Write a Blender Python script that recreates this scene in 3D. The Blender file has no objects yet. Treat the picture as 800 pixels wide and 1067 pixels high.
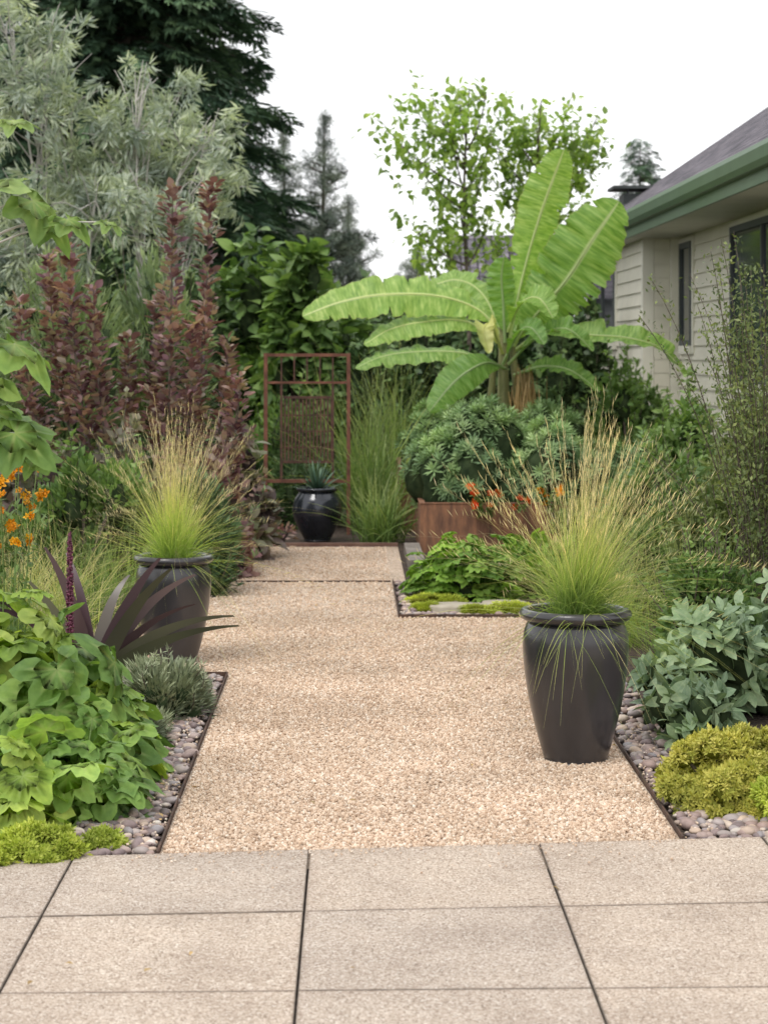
import bpy, math
import numpy as np
from mathutils import Vector

rng = np.random.default_rng(11)
scene = bpy.context.scene
COL = scene.collection
R = math.radians

# ------------------------------------------------------------------ materials
def new_mat(name):
    m = bpy.data.materials.new(name); m.use_nodes = True
    nt = m.node_tree
    for n in list(nt.nodes): nt.nodes.remove(n)
    return m, nt, nt.nodes, nt.links

def ramp(N, cols, interp='LINEAR'):
    r = N.new('ShaderNodeValToRGB'); cr = r.color_ramp; cr.interpolation = interp
    n = len(cols)
    items = [(c[0], c[1]) if isinstance(c[1], tuple) else (i/(n-1), c) for i, c in enumerate(cols)]
    cr.elements[0].position = items[0][0]; cr.elements[0].color = (*items[0][1], 1)
    cr.elements[1].position = items[-1][0]; cr.elements[1].color = (*items[-1][1], 1)
    for p, c in items[1:-1]:
        e = cr.elements.new(p); e.color = (*c, 1)
    return r

def mixc(N, L, mode, fac, a, b):
    m = N.new('ShaderNodeMix'); m.data_type = 'RGBA'; m.blend_type = mode
    def s(i, v):
        if isinstance(v, bpy.types.NodeSocket): L.new(v, m.inputs[i])
        elif isinstance(v, (int, float)): m.inputs[i].default_value = v
        else: m.inputs[i].default_value = (*v, 1)
    s(0, fac); s(6, a); s(7, b)
    return m.outputs[2]

def foliage(name, cols, trans=0.3, rough=0.5, vein=0.25, byt=False, nscale=2.5, spec=0.3, veincol=(0.45, 0.5, 0.2), gain=1.3, fine=0):
    m, nt, N, L = new_mat(name)
    gn = lambda c: tuple(min(.8, q * gain) for q in c)
    cols = [(c[0], gn(c[1])) if isinstance(c[1], tuple) else gn(c) for c in cols]
    at = N.new('ShaderNodeAttribute'); at.attribute_name = 't' if byt else 'rnd'
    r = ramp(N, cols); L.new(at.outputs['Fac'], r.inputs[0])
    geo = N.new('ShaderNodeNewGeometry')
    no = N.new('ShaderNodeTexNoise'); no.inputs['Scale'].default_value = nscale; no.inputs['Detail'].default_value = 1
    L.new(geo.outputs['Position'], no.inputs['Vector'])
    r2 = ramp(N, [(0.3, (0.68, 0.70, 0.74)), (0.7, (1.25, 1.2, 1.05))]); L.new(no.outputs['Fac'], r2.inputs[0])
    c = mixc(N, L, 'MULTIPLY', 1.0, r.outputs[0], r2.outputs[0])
    p = N.new('ShaderNodeBsdfPrincipled'); p.inputs['Roughness'].default_value = rough
    p.inputs['Specular IOR Level'].default_value = spec
    if fine:
        n2 = N.new('ShaderNodeTexNoise'); n2.inputs['Scale'].default_value = fine; n2.inputs['Detail'].default_value = 3
        L.new(geo.outputs['Position'], n2.inputs['Vector'])
        r5 = ramp(N, [(0.3, (0.75, 0.8, 0.75)), (0.7, (1.22, 1.15, 1.1))]); L.new(n2.outputs['Fac'], r5.inputs[0])
        c = mixc(N, L, 'MULTIPLY', 1.0, c, r5.outputs[0])
        b = N.new('ShaderNodeBump'); b.inputs['Strength'].default_value = .6; b.inputs['Distance'].default_value = .006
        L.new(n2.outputs['Fac'], b.inputs['Height']); L.new(b.outputs[0], p.inputs['Normal'])
    if byt:
        a2 = N.new('ShaderNodeAttribute'); a2.attribute_name = 'rnd'
        r3 = ramp(N, [(0, (0.65, 0.7, 0.65)), (1, (1.3, 1.25, 1.2))]); L.new(a2.outputs['Fac'], r3.inputs[0])
        c = mixc(N, L, 'MULTIPLY', 1.0, c, r3.outputs[0])
    elif vein > 0:
        a2 = N.new('ShaderNodeAttribute'); a2.attribute_name = 't'
        r3 = ramp(N, [(0, (vein,)*3), (0.22, (0, 0, 0))]); L.new(a2.outputs['Fac'], r3.inputs[0])
        c = mixc(N, L, 'MIX', r3.outputs[0], c, veincol)
    L.new(c, p.inputs['Base Color'])
    o = N.new('ShaderNodeOutputMaterial')
    if trans > 0:
        tr = N.new('ShaderNodeBsdfTranslucent'); c2 = mixc(N, L, 'MULTIPLY', 1.0, c, (1.15, 1.2, 0.6)); L.new(c2, tr.inputs['Color'])
        ms = N.new('ShaderNodeMixShader'); ms.inputs[0].default_value = trans
        L.new(p.outputs[0], ms.inputs[1]); L.new(tr.outputs[0], ms.inputs[2]); L.new(ms.outputs[0], o.inputs['Surface'])
    else: L.new(p.outputs[0], o.inputs['Surface'])
    return m

def solid(name, c1, c2, scale=8.0, rough=0.7, metal=0.0, bump=0.0, bscale=60.0, coat=0.0, detail=5, stretch=None, spec=0.5):
    m, nt, N, L = new_mat(name)
    tc = N.new('ShaderNodeTexCoord'); vec = tc.outputs['Object']
    if stretch:
        mp = N.new('ShaderNodeMapping'); mp.inputs['Scale'].default_value = stretch; L.new(vec, mp.inputs[0]); vec = mp.outputs[0]
    no = N.new('ShaderNodeTexNoise'); no.inputs['Scale'].default_value = scale; no.inputs['Detail'].default_value = detail
    L.new(vec, no.inputs['Vector'])
    r = ramp(N, [(0.32, c1), (0.68, c2)]); L.new(no.outputs['Fac'], r.inputs[0])
    p = N.new('ShaderNodeBsdfPrincipled'); L.new(r.outputs[0], p.inputs['Base Color'])
    p.inputs['Roughness'].default_value = rough; p.inputs['Metallic'].default_value = metal
    p.inputs['Coat Weight'].default_value = coat; p.inputs['Coat Roughness'].default_value = .15; p.inputs['Specular IOR Level'].default_value = spec
    if bump > 0:
        n2 = N.new('ShaderNodeTexNoise'); n2.inputs['Scale'].default_value = bscale; n2.inputs['Detail'].default_value = 4
        L.new(vec, n2.inputs['Vector'])
        b = N.new('ShaderNodeBump'); b.inputs['Strength'].default_value = bump; b.inputs['Distance'].default_value = 0.01
        L.new(n2.outputs['Fac'], b.inputs['Height']); L.new(b.outputs[0], p.inputs['Normal'])
    o = N.new('ShaderNodeOutputMaterial'); L.new(p.outputs[0], o.inputs['Surface'])
    return m

def rnd_mat(name, cols, rough=0.8, interp='LINEAR', spec=0.4):
    m, nt, N, L = new_mat(name)
    at = N.new('ShaderNodeAttribute'); at.attribute_name = 'rnd'
    r = ramp(N, cols, interp); L.new(at.outputs['Fac'], r.inputs[0])
    geo = N.new('ShaderNodeNewGeometry')
    no = N.new('ShaderNodeTexNoise'); no.inputs['Scale'].default_value = 60; L.new(geo.outputs['Position'], no.inputs['Vector'])
    r2 = ramp(N, [(0.3, (0.85,)*3), (0.7, (1.12,)*3)]); L.new(no.outputs['Fac'], r2.inputs[0])
    n3 = N.new('ShaderNodeTexNoise'); n3.inputs['Scale'].default_value = 1.6; n3.inputs['Detail'].default_value = 3; L.new(geo.outputs['Position'], n3.inputs['Vector'])
    r4 = ramp(N, [(0.35, (0.88, 0.87, 0.86)), (0.65, (1.06, 1.05, 1.05))]); L.new(n3.outputs['Fac'], r4.inputs[0])
    c = mixc(N, L, 'MULTIPLY', 1.0, r.outputs[0], r2.outputs[0])
    c = mixc(N, L, 'MULTIPLY', 1.0, c, r4.outputs[0])
    p = N.new('ShaderNodeBsdfPrincipled'); L.new(c, p.inputs['Base Color']); p.inputs['Roughness'].default_value = rough
    p.inputs['Specular IOR Level'].default_value = spec
    o = N.new('ShaderNodeOutputMaterial'); L.new(p.outputs[0], o.inputs['Surface'])
    return m

# ------------------------------------------------------------------ geometry store
class Geo:
    def __init__(s): s.v = []; s.f = []; s.r = []; s.t = []; s.n = 0
    def add(s, v, faces, r=0.5, t=0.5, m=0):
        v = np.asarray(v, float).reshape(-1, 3); k = len(v)
        s.v.append(v)
        s.r.append(np.full(k, r) if np.isscalar(r) else np.asarray(r, float).ravel())
        s.t.append(np.full(k, t) if np.isscalar(t) else np.asarray(t, float).ravel())
        if not isinstance(faces, list): faces = [faces]
        for f in faces:
            f = np.asarray(f, int)
            if len(f): s.f.append((f + s.n, m))
        s.n += k
    def build(s, name, mats, parent=None, smooth=True, base=None):
        v = np.concatenate(s.v)
        off = np.array(base) if base is not None else np.zeros(3)
        if parent and parent.type == 'EMPTY': off = np.array(parent.location)
        elif parent: off = np.array(parent.parent.location)
        v = v - off
        me = bpy.data.meshes.new(name)
        me.vertices.add(len(v)); me.vertices.foreach_set('co', v.astype(np.float32).ravel())
        loops = np.concatenate([f.ravel() for f, m in s.f]).astype(np.int32)
        sizes = np.concatenate([np.full(len(f), f.shape[1]) for f, m in s.f])
        mi = np.concatenate([np.full(len(f), m) for f, m in s.f]).astype(np.int32)
        starts = np.concatenate([[0], np.cumsum(sizes)[:-1]]).astype(np.int32)
        me.loops.add(len(loops)); me.loops.foreach_set('vertex_index', loops)
        me.polygons.add(len(sizes)); me.polygons.foreach_set('loop_start', starts)
        me.polygons.foreach_set('loop_total', sizes.astype(np.int32))
        me.polygons.foreach_set('material_index', mi)
        me.polygons.foreach_set('use_smooth', np.full(len(sizes), smooth))
        me.update(calc_edges=True)
        for nm, arr in (('rnd', s.r), ('t', s.t)):
            a = me.attributes.new(nm, 'FLOAT', 'POINT'); a.data.foreach_set('value', np.concatenate(arr).astype(np.float32))
        for m in (mats if isinstance(mats, (list, tuple)) else [mats]): me.materials.append(m)
        o = bpy.data.objects.new(name, me); COL.objects.link(o)
        if parent: o.parent = parent
        elif base is not None: o.location = base
        return o

def thing(name, label, cat, loc, group=None):
    e = bpy.data.objects.new(name, None); e.location = loc; e.empty_display_size = 0.1; COL.objects.link(e)
    e['label'] = label; e['category'] = cat
    if group: e['group'] = group
    return e
def tag(o, label=None, cat=None, kind=None, group=None):
    if label: o['label'] = label
    if cat: o['category'] = cat
    if kind: o['kind'] = kind
    if group: o['group'] = group
    return o

def nrm(a): return a / (np.linalg.norm(a, axis=-1, keepdims=True) + 1e-9)
def rdir(n): return nrm(rng.normal(size=(n, 3)))
def frames(d, up):
    d = nrm(d); x = nrm(np.cross(d, up)); z = np.cross(x, d)
    return np.stack([x, d, z], axis=-1)
def inst(g, T, pos, M, scale, rnd=None, m=0):
    tv, tf, tt = T; k = len(pos); n = len(tv)
    scale = np.broadcast_to(np.asarray(scale, float).reshape(-1, 1, 1) if np.ndim(scale) else np.float64(scale), (k, 1, 1))
    V = np.einsum('kij,nj->kni', M, tv) * scale + pos[:, None, :]
    if rnd is None: rnd = rng.random(k)
    offs = (np.arange(k) * n)[:, None, None]
    g.add(V.reshape(-1, 3), [(f[None] + offs).reshape(-1, f.shape[1]) for f in tf], np.repeat(rnd, n), np.tile(tt, k), m)

def T_diamond(w=0.2, z=0.06):
    return (np.array([[0, 0, 0], [w, .45, z], [0, 1, 0], [-w, .45, z]]), [np.array([[0, 1, 2, 3]])], np.array([1., 1, 1, 1]))
def T_leaf(w=0.25, m=5, fold=0.06, droop=0.2, peak=0.45):
    u = np.linspace(0, 1, m + 1)
    p = math.log(0.5) / math.log(peak)
    wd = w * np.sin(np.pi * np.clip(u, 0.02, 0.99) ** p) ** 0.85
    V = []; t = []
    for a, b in zip(u, wd):
        z = -droop * a * a
        V += [[-b, a, z + fold * b / w], [0, a, z], [b, a, z + fold * b / w]]; t += [1, 0, 1]
    F = []
    for i in range(m):
        o = 3 * i; F += [[o, o + 1, o + 4, o + 3], [o + 1, o + 2, o + 5, o + 4]]
    return (np.array(V), [np.array(F)], np.array(t, float))
def T_lobed(nl=5, depth=0.35, cup=0.15, spread=2.5, sharp=1.0, back=0.35, wav=0.04, seed=0):
    rg = np.random.default_rng(seed)
    ppl = 6; n = nl * ppl + 1
    th = np.linspace(-spread, spread, n)
    ph = np.linspace(0, nl, n); lob = 1 - np.abs((ph % 1) - .5) * 2
    lob = lob ** sharp
    lv = 1 + .13 * rg.normal(size=nl + 1)
    env = (1 - back * (np.abs(th) / np.pi) ** 1.4) * lv[np.minimum(ph.astype(int), nl - 1)] ** lob
    r = env * (1 - depth * (1 - lob)) * (1 + .03 * rg.normal(size=n))
    V = [[0, 0, 0]]; t = [0.0]
    for k, fr in enumerate((0.5, 1.0)):
        rr = r * fr if k else env * 0.5 * (1 - depth * 0.3 * (1 - lob))
        z = cup * rr ** 2 * (-1) + (0.05 * (1 - lob) if k == 0 else wav * rg.normal(size=n)) + 0.05 * fr * (1 - lob)
        for i in range(n):
            V.append([math.sin(th[i]) * rr[i], math.cos(th[i]) * rr[i], z[i]]); t.append(1 - lob[i] if k == 0 else 0.5 + 0.5 * (1 - lob[i]))
    tri = np.array([[0, 1 + i, 2 + i] for i in range(n - 1)])[:, ::-1]
    q = np.array([[1 + i, 1 + n + i, 2 + n + i, 2 + i] for i in range(n - 1)])
    V = np.array(V); V *= 0.55
    return (V, [tri, q], np.array(t))
def T_whorl(k=14, w=0.08, seed=0):
    rg = np.random.default_rng(seed); V = []; F = []; t = []
    for i in range(k):
        a = i * 2.39996; el = 0.15 + 1.05 * (i / k) + rg.normal() * 0.06
        L = 1.0 - 0.35 * i / k
        d = np.array([math.cos(a) * math.cos(el), math.sin(el), math.sin(a) * math.cos(el)])
        sd = np.array([-math.sin(a), 0, math.cos(a)])
        b = np.array([0, 0.5 * (i / k) - 0.4, 0]); o = len(V)
        V += [b, b + d * .55 * L + sd * w * L, b + d * L - np.array([0, .08, 0]), b + d * .55 * L - sd * w * L]
        F.append([o, o + 1, o + 2, o + 3]); t += [0.2, 1, 1, 1]
    return (np.array(V), [np.array(F)], np.array(t, float))
def T_spray(k=7, w=0.035, seed=0):
    rg = np.random.default_rng(seed); V = []; F = []; t = []
    for i in range(k):
        u = i / k; side = 1 if i % 2 else -1
        b = np.array([0, u * .75, 0]); a = side * (0.75 - 0.5 * u) + rg.normal() * .1
        L = (1 - u * .55) * 0.55; d = np.array([math.sin(a), math.cos(a), rg.normal() * .2 - .1]); sd = np.array([d[1], -d[0], .3])
        o = len(V); V += [b, b + d * L * .5 + sd * w, b + d * L, b + d * L * .5 - sd * w]; F.append([o, o + 1, o + 2, o + 3]); t += [1, 1, 1, 1]
    o = len(V); V += [np.array([-w * .6, 0, 0]), np.array([w * .6, 0, 0]), np.array([w * .3, 1, -.05]), np.array([-w * .3, 1, -.05])]; F.append([o, o + 1, o + 2, o + 3]); t += [1] * 4
    return (np.array(V), [np.array(F)], np.array(t, float))
def ico(sub=0):
    import bmesh
    bm = bmesh.new(); bmesh.ops.create_icosphere(bm, subdivisions=sub + 1, radius=1)
    v = np.array([x.co[:] for x in bm.verts]); f = np.array([[q.index for q in x.verts] for x in bm.faces]); bm.free()
    return (v, [f], np.ones(len(v)))
ICO = ico(0); ICO2 = ico(1); ICO3 = ico(2)

def tube(g, pts, rad, sides=6, r=0.5, m=0, tt=None):
    pts = np.asarray(pts, float); n = len(pts)
    rad = np.broadcast_to(rad, (n,)) if np.ndim(rad) else np.full(n, rad)
    d = np.gradient(pts, axis=0); d = nrm(d)
    up = np.array([0.13, 0.21, 1.0]) if abs(d[0, 2]) < 0.9 else np.array([1.0, 0.2, 0.1])
    x = nrm(np.cross(d, up)); y = np.cross(x, d)
    a = np.linspace(0, 2 * np.pi, sides, endpoint=False)
    V = pts[:, None] + rad[:, None, None] * (np.cos(a)[None, :, None] * x[:, None] + np.sin(a)[None, :, None] * y[:, None])
    F = []
    for i in range(n - 1):
        for j in range(sides):
            k = (j + 1) % sides
            F.append([i * sides + j, i * sides + k, (i + 1) * sides + k, (i + 1) * sides + j])
    g.add(V.reshape(-1, 3), np.array(F), r, np.repeat(np.linspace(0, 1, n), sides) if tt is None else tt, m)

def bez(p0, p1, p2, n=8):
    t = np.linspace(0, 1, n)[:, None]; p0, p1, p2 = map(np.asarray, (p0, p1, p2))
    return (1 - t) ** 2 * p0 + 2 * t * (1 - t) * p1 + t * t * p2
def interp(pts, n=20):
    pts = np.asarray(pts, float); k = len(pts); u = np.linspace(0, k - 1, n); out = []
    for x in u:
        i = min(int(x), k - 2); f = x - i
        p0 = pts[max(i - 1, 0)]; p1 = pts[i]; p2 = pts[i + 1]; p3 = pts[min(i + 2, k - 1)]
        out.append(0.5 * ((2 * p1) + (-p0 + p2) * f + (2 * p0 - 5 * p1 + 4 * p2 - p3) * f * f + (-p0 + 3 * p1 - 3 * p2 + p3) * f ** 3))
    return np.array(out)
def along(pth, u):
    k = np.linspace(0, 1, len(pth)); return np.stack([np.interp(u, k, pth[:, i]) for i in range(3)], -1)
def lathe(g, prof, c, seg=64, r=0.5, m=0):
    prof = np.array(prof); a = np.linspace(0, 2 * np.pi, seg, endpoint=False); n = len(prof)
    V = np.stack([c[0] + prof[:, None, 0] * np.cos(a), c[1] + prof[:, None, 0] * np.sin(a), c[2] + np.broadcast_to(prof[:, None, 1], (n, seg))], -1)
    F = [[i * seg + j, i * seg + (j + 1) % seg, (i + 1) * seg + (j + 1) % seg, (i + 1) * seg + j] for i in range(n - 1) for j in range(seg)]
    g.add(V.reshape(-1, 3), np.array(F), r, 0.5, m)
def box(g, x0, x1, y0, y1, z0, z1, r=0.5, m=0):
    V = [[x, y, z] for z in (z0, z1) for y in (y0, y1) for x in (x0, x1)]
    F = [[0, 2, 3, 1], [4, 5, 7, 6], [0, 1, 5, 4], [2, 6, 7, 3], [0, 4, 6, 2], [1, 3, 7, 5]]
    g.add(V, np.array(F), r, 0.5, m)
def blades(g, base, d, L, droop, w, S=7, rnd=None, m=0, out=0.5, flat=None):
    K = len(base); t = np.linspace(0, 1, S + 1)[None, :, None]; d = nrm(d)
    h = d.copy(); h[:, 2] = 0; h = nrm(h + 1e-4)
    L = L.reshape(-1, 1, 1); dr = droop.reshape(-1, 1, 1)
    P = base[:, None] + L * t * d[:, None] + L * dr * t ** 2.2 * (np.array([0, 0, -1.0]) + h[:, None] * out)
    if flat is None: sd = nrm(np.cross(d, rdir(K)))
    elif isinstance(flat, float): sd = nrm(np.cross(d, np.array([0, 0, 1.0])) + rdir(K) * flat)
    else: sd = nrm(np.cross(d, np.asarray(flat)) + rdir(K) * .15)
    W = w.reshape(-1, 1, 1) * (1 - 0.85 * t ** 1.5) * np.minimum(1, 0.5 + 3 * t)
    A = P - sd[:, None] * W; B = P + sd[:, None] * W
    V = np.stack([A, B], 2).reshape(-1, 3); n = 2 * (S + 1)
    f = np.array([[2 * i, 2 * i + 1, 2 * i + 3, 2 * i + 2] for i in range(S)])
    F = (f[None] + (np.arange(K) * n)[:, None, None]).reshape(-1, 4)
    if rnd is None: rnd = rng.random(K)
    g.add(V, F, np.repeat(rnd, n), np.tile(np.repeat(t.ravel(), 2), K), m)

def lump_points(c, rad, n, lumps, lr=(0.3, 0.5), fill=0.25):
    rx, ry, h = rad
    q = rdir(lumps * 3)
    q[:, 2] = np.abs(q[:, 2]); q = q[:lumps] * (rng.random((lumps, 1)) ** 0.4) * 0.74
    lr_ = rng.uniform(lr[0], lr[1], lumps)
    w = lr_ ** 2; idx = rng.choice(lumps, n, p=w / w.sum())
    o = rdir(n); o[:, 2] = np.where(o[:, 2] < -0.3, -o[:, 2], o[:, 2])
    rr = (1 - fill * rng.random(n) ** 1.5) * lr_[idx]
    p = q[idx] + o * rr[:, None]
    out = nrm(0.5 * o + 0.6 * nrm(p) + np.array([0, 0, .1]))
    p = p * np.array([rx, ry, h]); p[:, 2] = np.maximum(p[:, 2], 0.01)
    return np.array(c) + p, out, np.array(c) + q * np.array([rx, ry, h]), lr_[:, None] * np.array([rx, ry, h])

def leaf_dirs(out, stick, rand=0.5, droop=0.0):
    n = len(out); tang = nrm(np.cross(out, rdir(n)))
    d = nrm(out * stick + tang * (1 - stick) + rdir(n) * rand * .5 + np.array([0, 0, -droop]))
    up = nrm(out * 0.6 + np.array([0, 0, .7]) + rdir(n) * rand)
    return d, up

def mound(name, label, cat, c, rad, n, T, size, mat, lumps=14, lr=(0.3, 0.5), stick=.5, rand=.5, droop=0., core=0.62, smin=.65, fill=.3, group=None, corem=None, wisps=0):
    e = thing(name, label, cat, c, group)
    p, o, lc, lrr = lump_points(c, rad, n, lumps, lr, fill=fill)
    d, up = leaf_dirs(o, stick, rand, droop)
    Ts = T if isinstance(T, list) else [T]
    g = Geo(); s = size * rng.uniform(smin, 1.15, n); which = rng.integers(0, len(Ts), n)
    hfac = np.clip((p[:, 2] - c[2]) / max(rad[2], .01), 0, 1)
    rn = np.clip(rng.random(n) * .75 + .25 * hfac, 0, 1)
    for i, t in enumerate(Ts):
        k = which == i
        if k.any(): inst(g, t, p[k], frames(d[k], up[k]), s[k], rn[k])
    gs_ = Geo()
    for k in range(wisps):
        i = rng.integers(0, n); st = p[i]; en = st + (o[i] * .6 + np.array([0, 0, .8]) + rdir(1)[0] * .3) * rad[2] * rng.uniform(.12, .32)
        pth = bez(st, (st + en) / 2 + o[i] * .03, en, 6); tube(gs_, pth, [.004, .0035, .003, .0025, .002, .001], 4)
        m_ = 22; u = rng.random(m_); a = rdir(m_)
        inst(g, Ts[0], along(pth, u), frames(a + np.array([0, 0, .6]), rdir(m_)), size * rng.uniform(.5, .9, m_), rng.uniform(.5, 1, m_))
    g.build('foliage', mat, e)
    for q, r_ in zip(lc, lrr):
        b = np.array(c) + np.array([rng.normal() * .05 * rad[0], rng.normal() * .05 * rad[1], 0])
        mid = (b + q) / 2 + np.array([0, 0, .1 * rad[2]])
        tube(gs_, bez(b, mid, q, 5), np.linspace(.022, .008, 5) * (rad[2] ** .5), 5, rng.random())
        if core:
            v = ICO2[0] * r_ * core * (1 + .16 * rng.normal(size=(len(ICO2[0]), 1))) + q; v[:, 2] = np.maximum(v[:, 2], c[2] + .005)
            gs_.add(v, ICO2[1], rng.random(), 1, 1)  # added solid lump, dark colour stands in for shade between the leaves
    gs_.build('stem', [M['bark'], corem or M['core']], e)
    return e

# ------------------------------------------------------------------ palette
M = {}
M['bark'] = solid('bark', (0.07, 0.055, 0.04), (0.16, 0.13, 0.10), 20, .85, bump=.5, bscale=40)
M['palebark'] = solid('pale_bark', (0.34, 0.33, 0.30), (0.56, 0.53, 0.49), 12, .8)
M['core'] = solid('shade_fill', (0.02, 0.034, 0.016), (0.055, 0.08, 0.035), 14, .9, spec=.1)  # filler lumps inside plants, shaded interior painted as dark green
M['corep'] = solid('purple_shade_fill', (0.04, 0.03, 0.03), (0.09, 0.065, 0.06), 14, .9, spec=.1)  # same filler for purple plants, interior shade put into the colour
M['corey'] = solid('gold_shade_fill', (0.08, 0.09, 0.01), (0.17, 0.18, 0.02), 14, .9, spec=.1)  # same filler for gold plants, interior shade as a deeper tone
M['fir'] = foliage('fir_needles', [(.024, .05, .03), (.045, .085, .048), (.085, .14, .07)], 0, .6, 0, gain=1.6)
M['pine'] = foliage('pine_needles', [(.06, .085, .065), (.10, .135, .10), (.16, .19, .14)], 0, .6, 0, gain=1.4)
M['silver'] = foliage('silver_leaves', [(.24, .29, .25), (.36, .42, .36), (.50, .55, .49)], .35, .55, 0, gain=1.22)
M['soft'] = foliage('soft_green_leaves', [(.12, .16, .08), (.18, .25, .12), (.27, .33, .18)], .3, .55, 0)
M['mid'] = foliage('mid_green_leaves', [(.055, .105, .035), (.11, .19, .06), (.18, .27, .09)], .35, .42, .15, gain=1.4)
M['deep'] = foliage('deep_green_leaves', [(.035, .068, .028), (.065, .115, .044), (.115, .175, .065)], 0, .45, .1, gain=1.4)
M['olive'] = foliage('olive_green_leaves', [(.06, .09, .035), (.12, .16, .06), (.21, .25, .10)], .25, .5, 0, gain=1.4)
M['light'] = foliage('light_green_leaves', [(.16, .25, .06), (.25, .37, .10), (.38, .48, .17)], .5, .45, .1)
M['euph'] = foliage('blue_green_leaves', [(.12, .20, .10), (.21, .32, .15), (.35, .46, .24)], .2, .5, .0, gain=1.4)
M['purple'] = foliage('purple_leaves', [(.10, .045, .062), (.19, .10, .12), (.31, .20, .205), (.25, .22, .17)], .35, .5, .0, gain=1.4)
M['purplegreen'] = foliage('purple_green_leaves', [(.10, .07, .07), (.17, .13, .125), (.18, .20, .135), (.31, .27, .23)], .3, .5, .1, gain=1.35)
M['umbrella'] = foliage('umbrella_leaves', [(.11, .22, .03), (.19, .34, .05), (.31, .47, .09)], .35, .45, .3)
M['lobed'] = foliage('lobed_leaves', [(.08, .16, .045), (.15, .26, .07), (.26, .40, .11)], .35, .5, .4, gain=1.35, fine=28)
M['lime'] = foliage('lime_leaves', [(.18, .30, .05), (.30, .44, .08), (.44, .55, .14)], .35, .55, .3, veincol=(.5, .58, .25), gain=1.15, fine=28)
M['gold'] = foliage('golden_leaves', [(.26, .29, .05), (.44, .43, .09), (.62, .57, .17)], .2, .6, 0, gain=1.2)
M['goldgreen'] = foliage('gold_green_leaves', [(.22, .30, .03), (.38, .46, .07), (.56, .60, .14)], .2, .6, 0, gain=1.2)
M['greygreen'] = foliage('grey_green_leaves', [(.12, .185, .11), (.20, .29, .18), (.33, .43, .28)], .2, .45, .25, veincol=(.42, .5, .36), gain=1.25, fine=40)
M['lavender'] = foliage('lavender_leaves', [(.13, .16, .10), (.21, .25, .16), (.30, .34, .23)], 0, .6, 0, gain=1.2)
M['moss'] = foliage('moss', [(.3, .38, .03), (.42, .5, .06), (.54, .6, .09)], 0, .7, 0, gain=1.15)
M['bronze'] = foliage('bronze_leaves', [(.05, .027, .035), (.075, .052, .05), (.08, .10, .05)], 0, .35, .15, spec=.6)
M['feather'] = foliage('feather_grass', [(0, (.19, .32, .06)), (.33, (.38, .49, .14)), (.6, (.55, .52, .27)), (1, (.66, .57, .39))], .4, .5, 0, byt=True, gain=1.15)
M['grass'] = foliage('green_grass', [(0, (.08, .14, .04)), (.5, (.17, .26, .08)), (1, (.34, .38, .18))], .35, .5, 0, byt=True)
M['agave'] = foliage('yucca_leaves', [(0, (.05, .10, .07)), (1, (.13, .21, .14))], 0, .4, 0, byt=True)
M['orange'] = foliage('orange_petals', [(.8, .24, .01), (.9, .45, .02)], .3, .5, 0, gain=1)
M['red'] = foliage('red_petals', [(.75, .07, .02), (.85, .2, .03)], .3, .5, 0, gain=1)
M['burgundy'] = solid('burgundy_spike', (.06, .012, .028), (.17, .035, .07), 60, .5)
M['petiole'] = solid('green_stem', (.12, .2, .05), (.24, .34, .1), 10, .6)
M['dry'] = foliage('dry_leaf', [(.22, .15, .07), (.4, .29, .15)], .2, .7, 0)

LD = T_diamond(.22); LDn = T_diamond(.09, .02); LDr = T_diamond(.34)
LF = T_leaf(.2, 4, .05, .18); LFw = T_leaf(.34, 5, .06, .25)
SPR = [T_spray(7, .05, i) for i in range(3)]
NEED = [T_whorl(9, .045, i) for i in range(3)]

# ------------------------------------------------------------------ world, sun, camera
w = bpy.data.worlds.new('World'); scene.world = w; w.use_nodes = True
N = w.node_tree.nodes; L = w.node_tree.links
for n in list(N): N.remove(n)
sky = N.new('ShaderNodeTexSky'); sky.sky_type = 'NISHITA'; sky.sun_disc = False
sky.sun_elevation = R(58); sky.sun_rotation = R(215); sky.dust_density = 3
mx = N.new('ShaderNodeMix'); mx.data_type = 'RGBA'; mx.inputs[0].default_value = 0.9
mx.inputs[7].default_value = (10.0, 10.0, 10.1, 1); L.new(sky.outputs[0], mx.inputs[6])
bg = N.new('ShaderNodeBackground'); bg.inputs['Strength'].default_value = 0.148; L.new(mx.outputs[2], bg.inputs['Color'])
wo = N.new('ShaderNodeOutputWorld'); L.new(bg.outputs[0], wo.inputs['Surface'])
sl = bpy.data.lights.new('sun', 'SUN'); sl.energy = 1.3; sl.angle = R(18); sl.color = (1, .96, .9)
so = bpy.data.objects.new('sun', sl); COL.objects.link(so)
az = R(215); el = R(58)
sd = Vector((math.sin(az) * math.cos(el), math.cos(az) * math.cos(el), math.sin(el)))
so.rotation_euler = (-sd).to_track_quat('-Z', 'Y').to_euler(); so.location = (0, 0, 20)

cam = bpy.data.cameras.new('camera'); co = bpy.data.objects.new('camera', cam); COL.objects.link(co)
co.location = (0, 0, 1.6); co.rotation_euler = (R(90), 0, 0)
cam.sensor_fit = 'VERTICAL'; cam.sensor_height = 36; cam.sensor_width = 27; cam.lens = 2160 / 1067 * 36
cam.shift_x = 32 / 1067; cam.shift_y = -168.5 / 1067
cam.clip_end = 2000; cam.dof.use_dof = True; cam.dof.focus_distance = 8.3; cam.dof.aperture_fstop = 5.6
scene.camera = co
scene.view_settings.view_transform = 'Standard'; scene.view_settings.look = 'None'; scene.view_settings.exposure = 0

# ------------------------------------------------------------------ ground
def sheet(name, rects, z, mat, kind='structure'):
    g = Geo()
    for (x0, x1, y0, y1) in rects: g.add([[x0, y0, z], [x1, y0, z], [x1, y1, z], [x0, y1, z]], np.array([[0, 1, 2, 3]]))
    o = g.build(name, mat, smooth=False); o['kind'] = kind; return o

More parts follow.
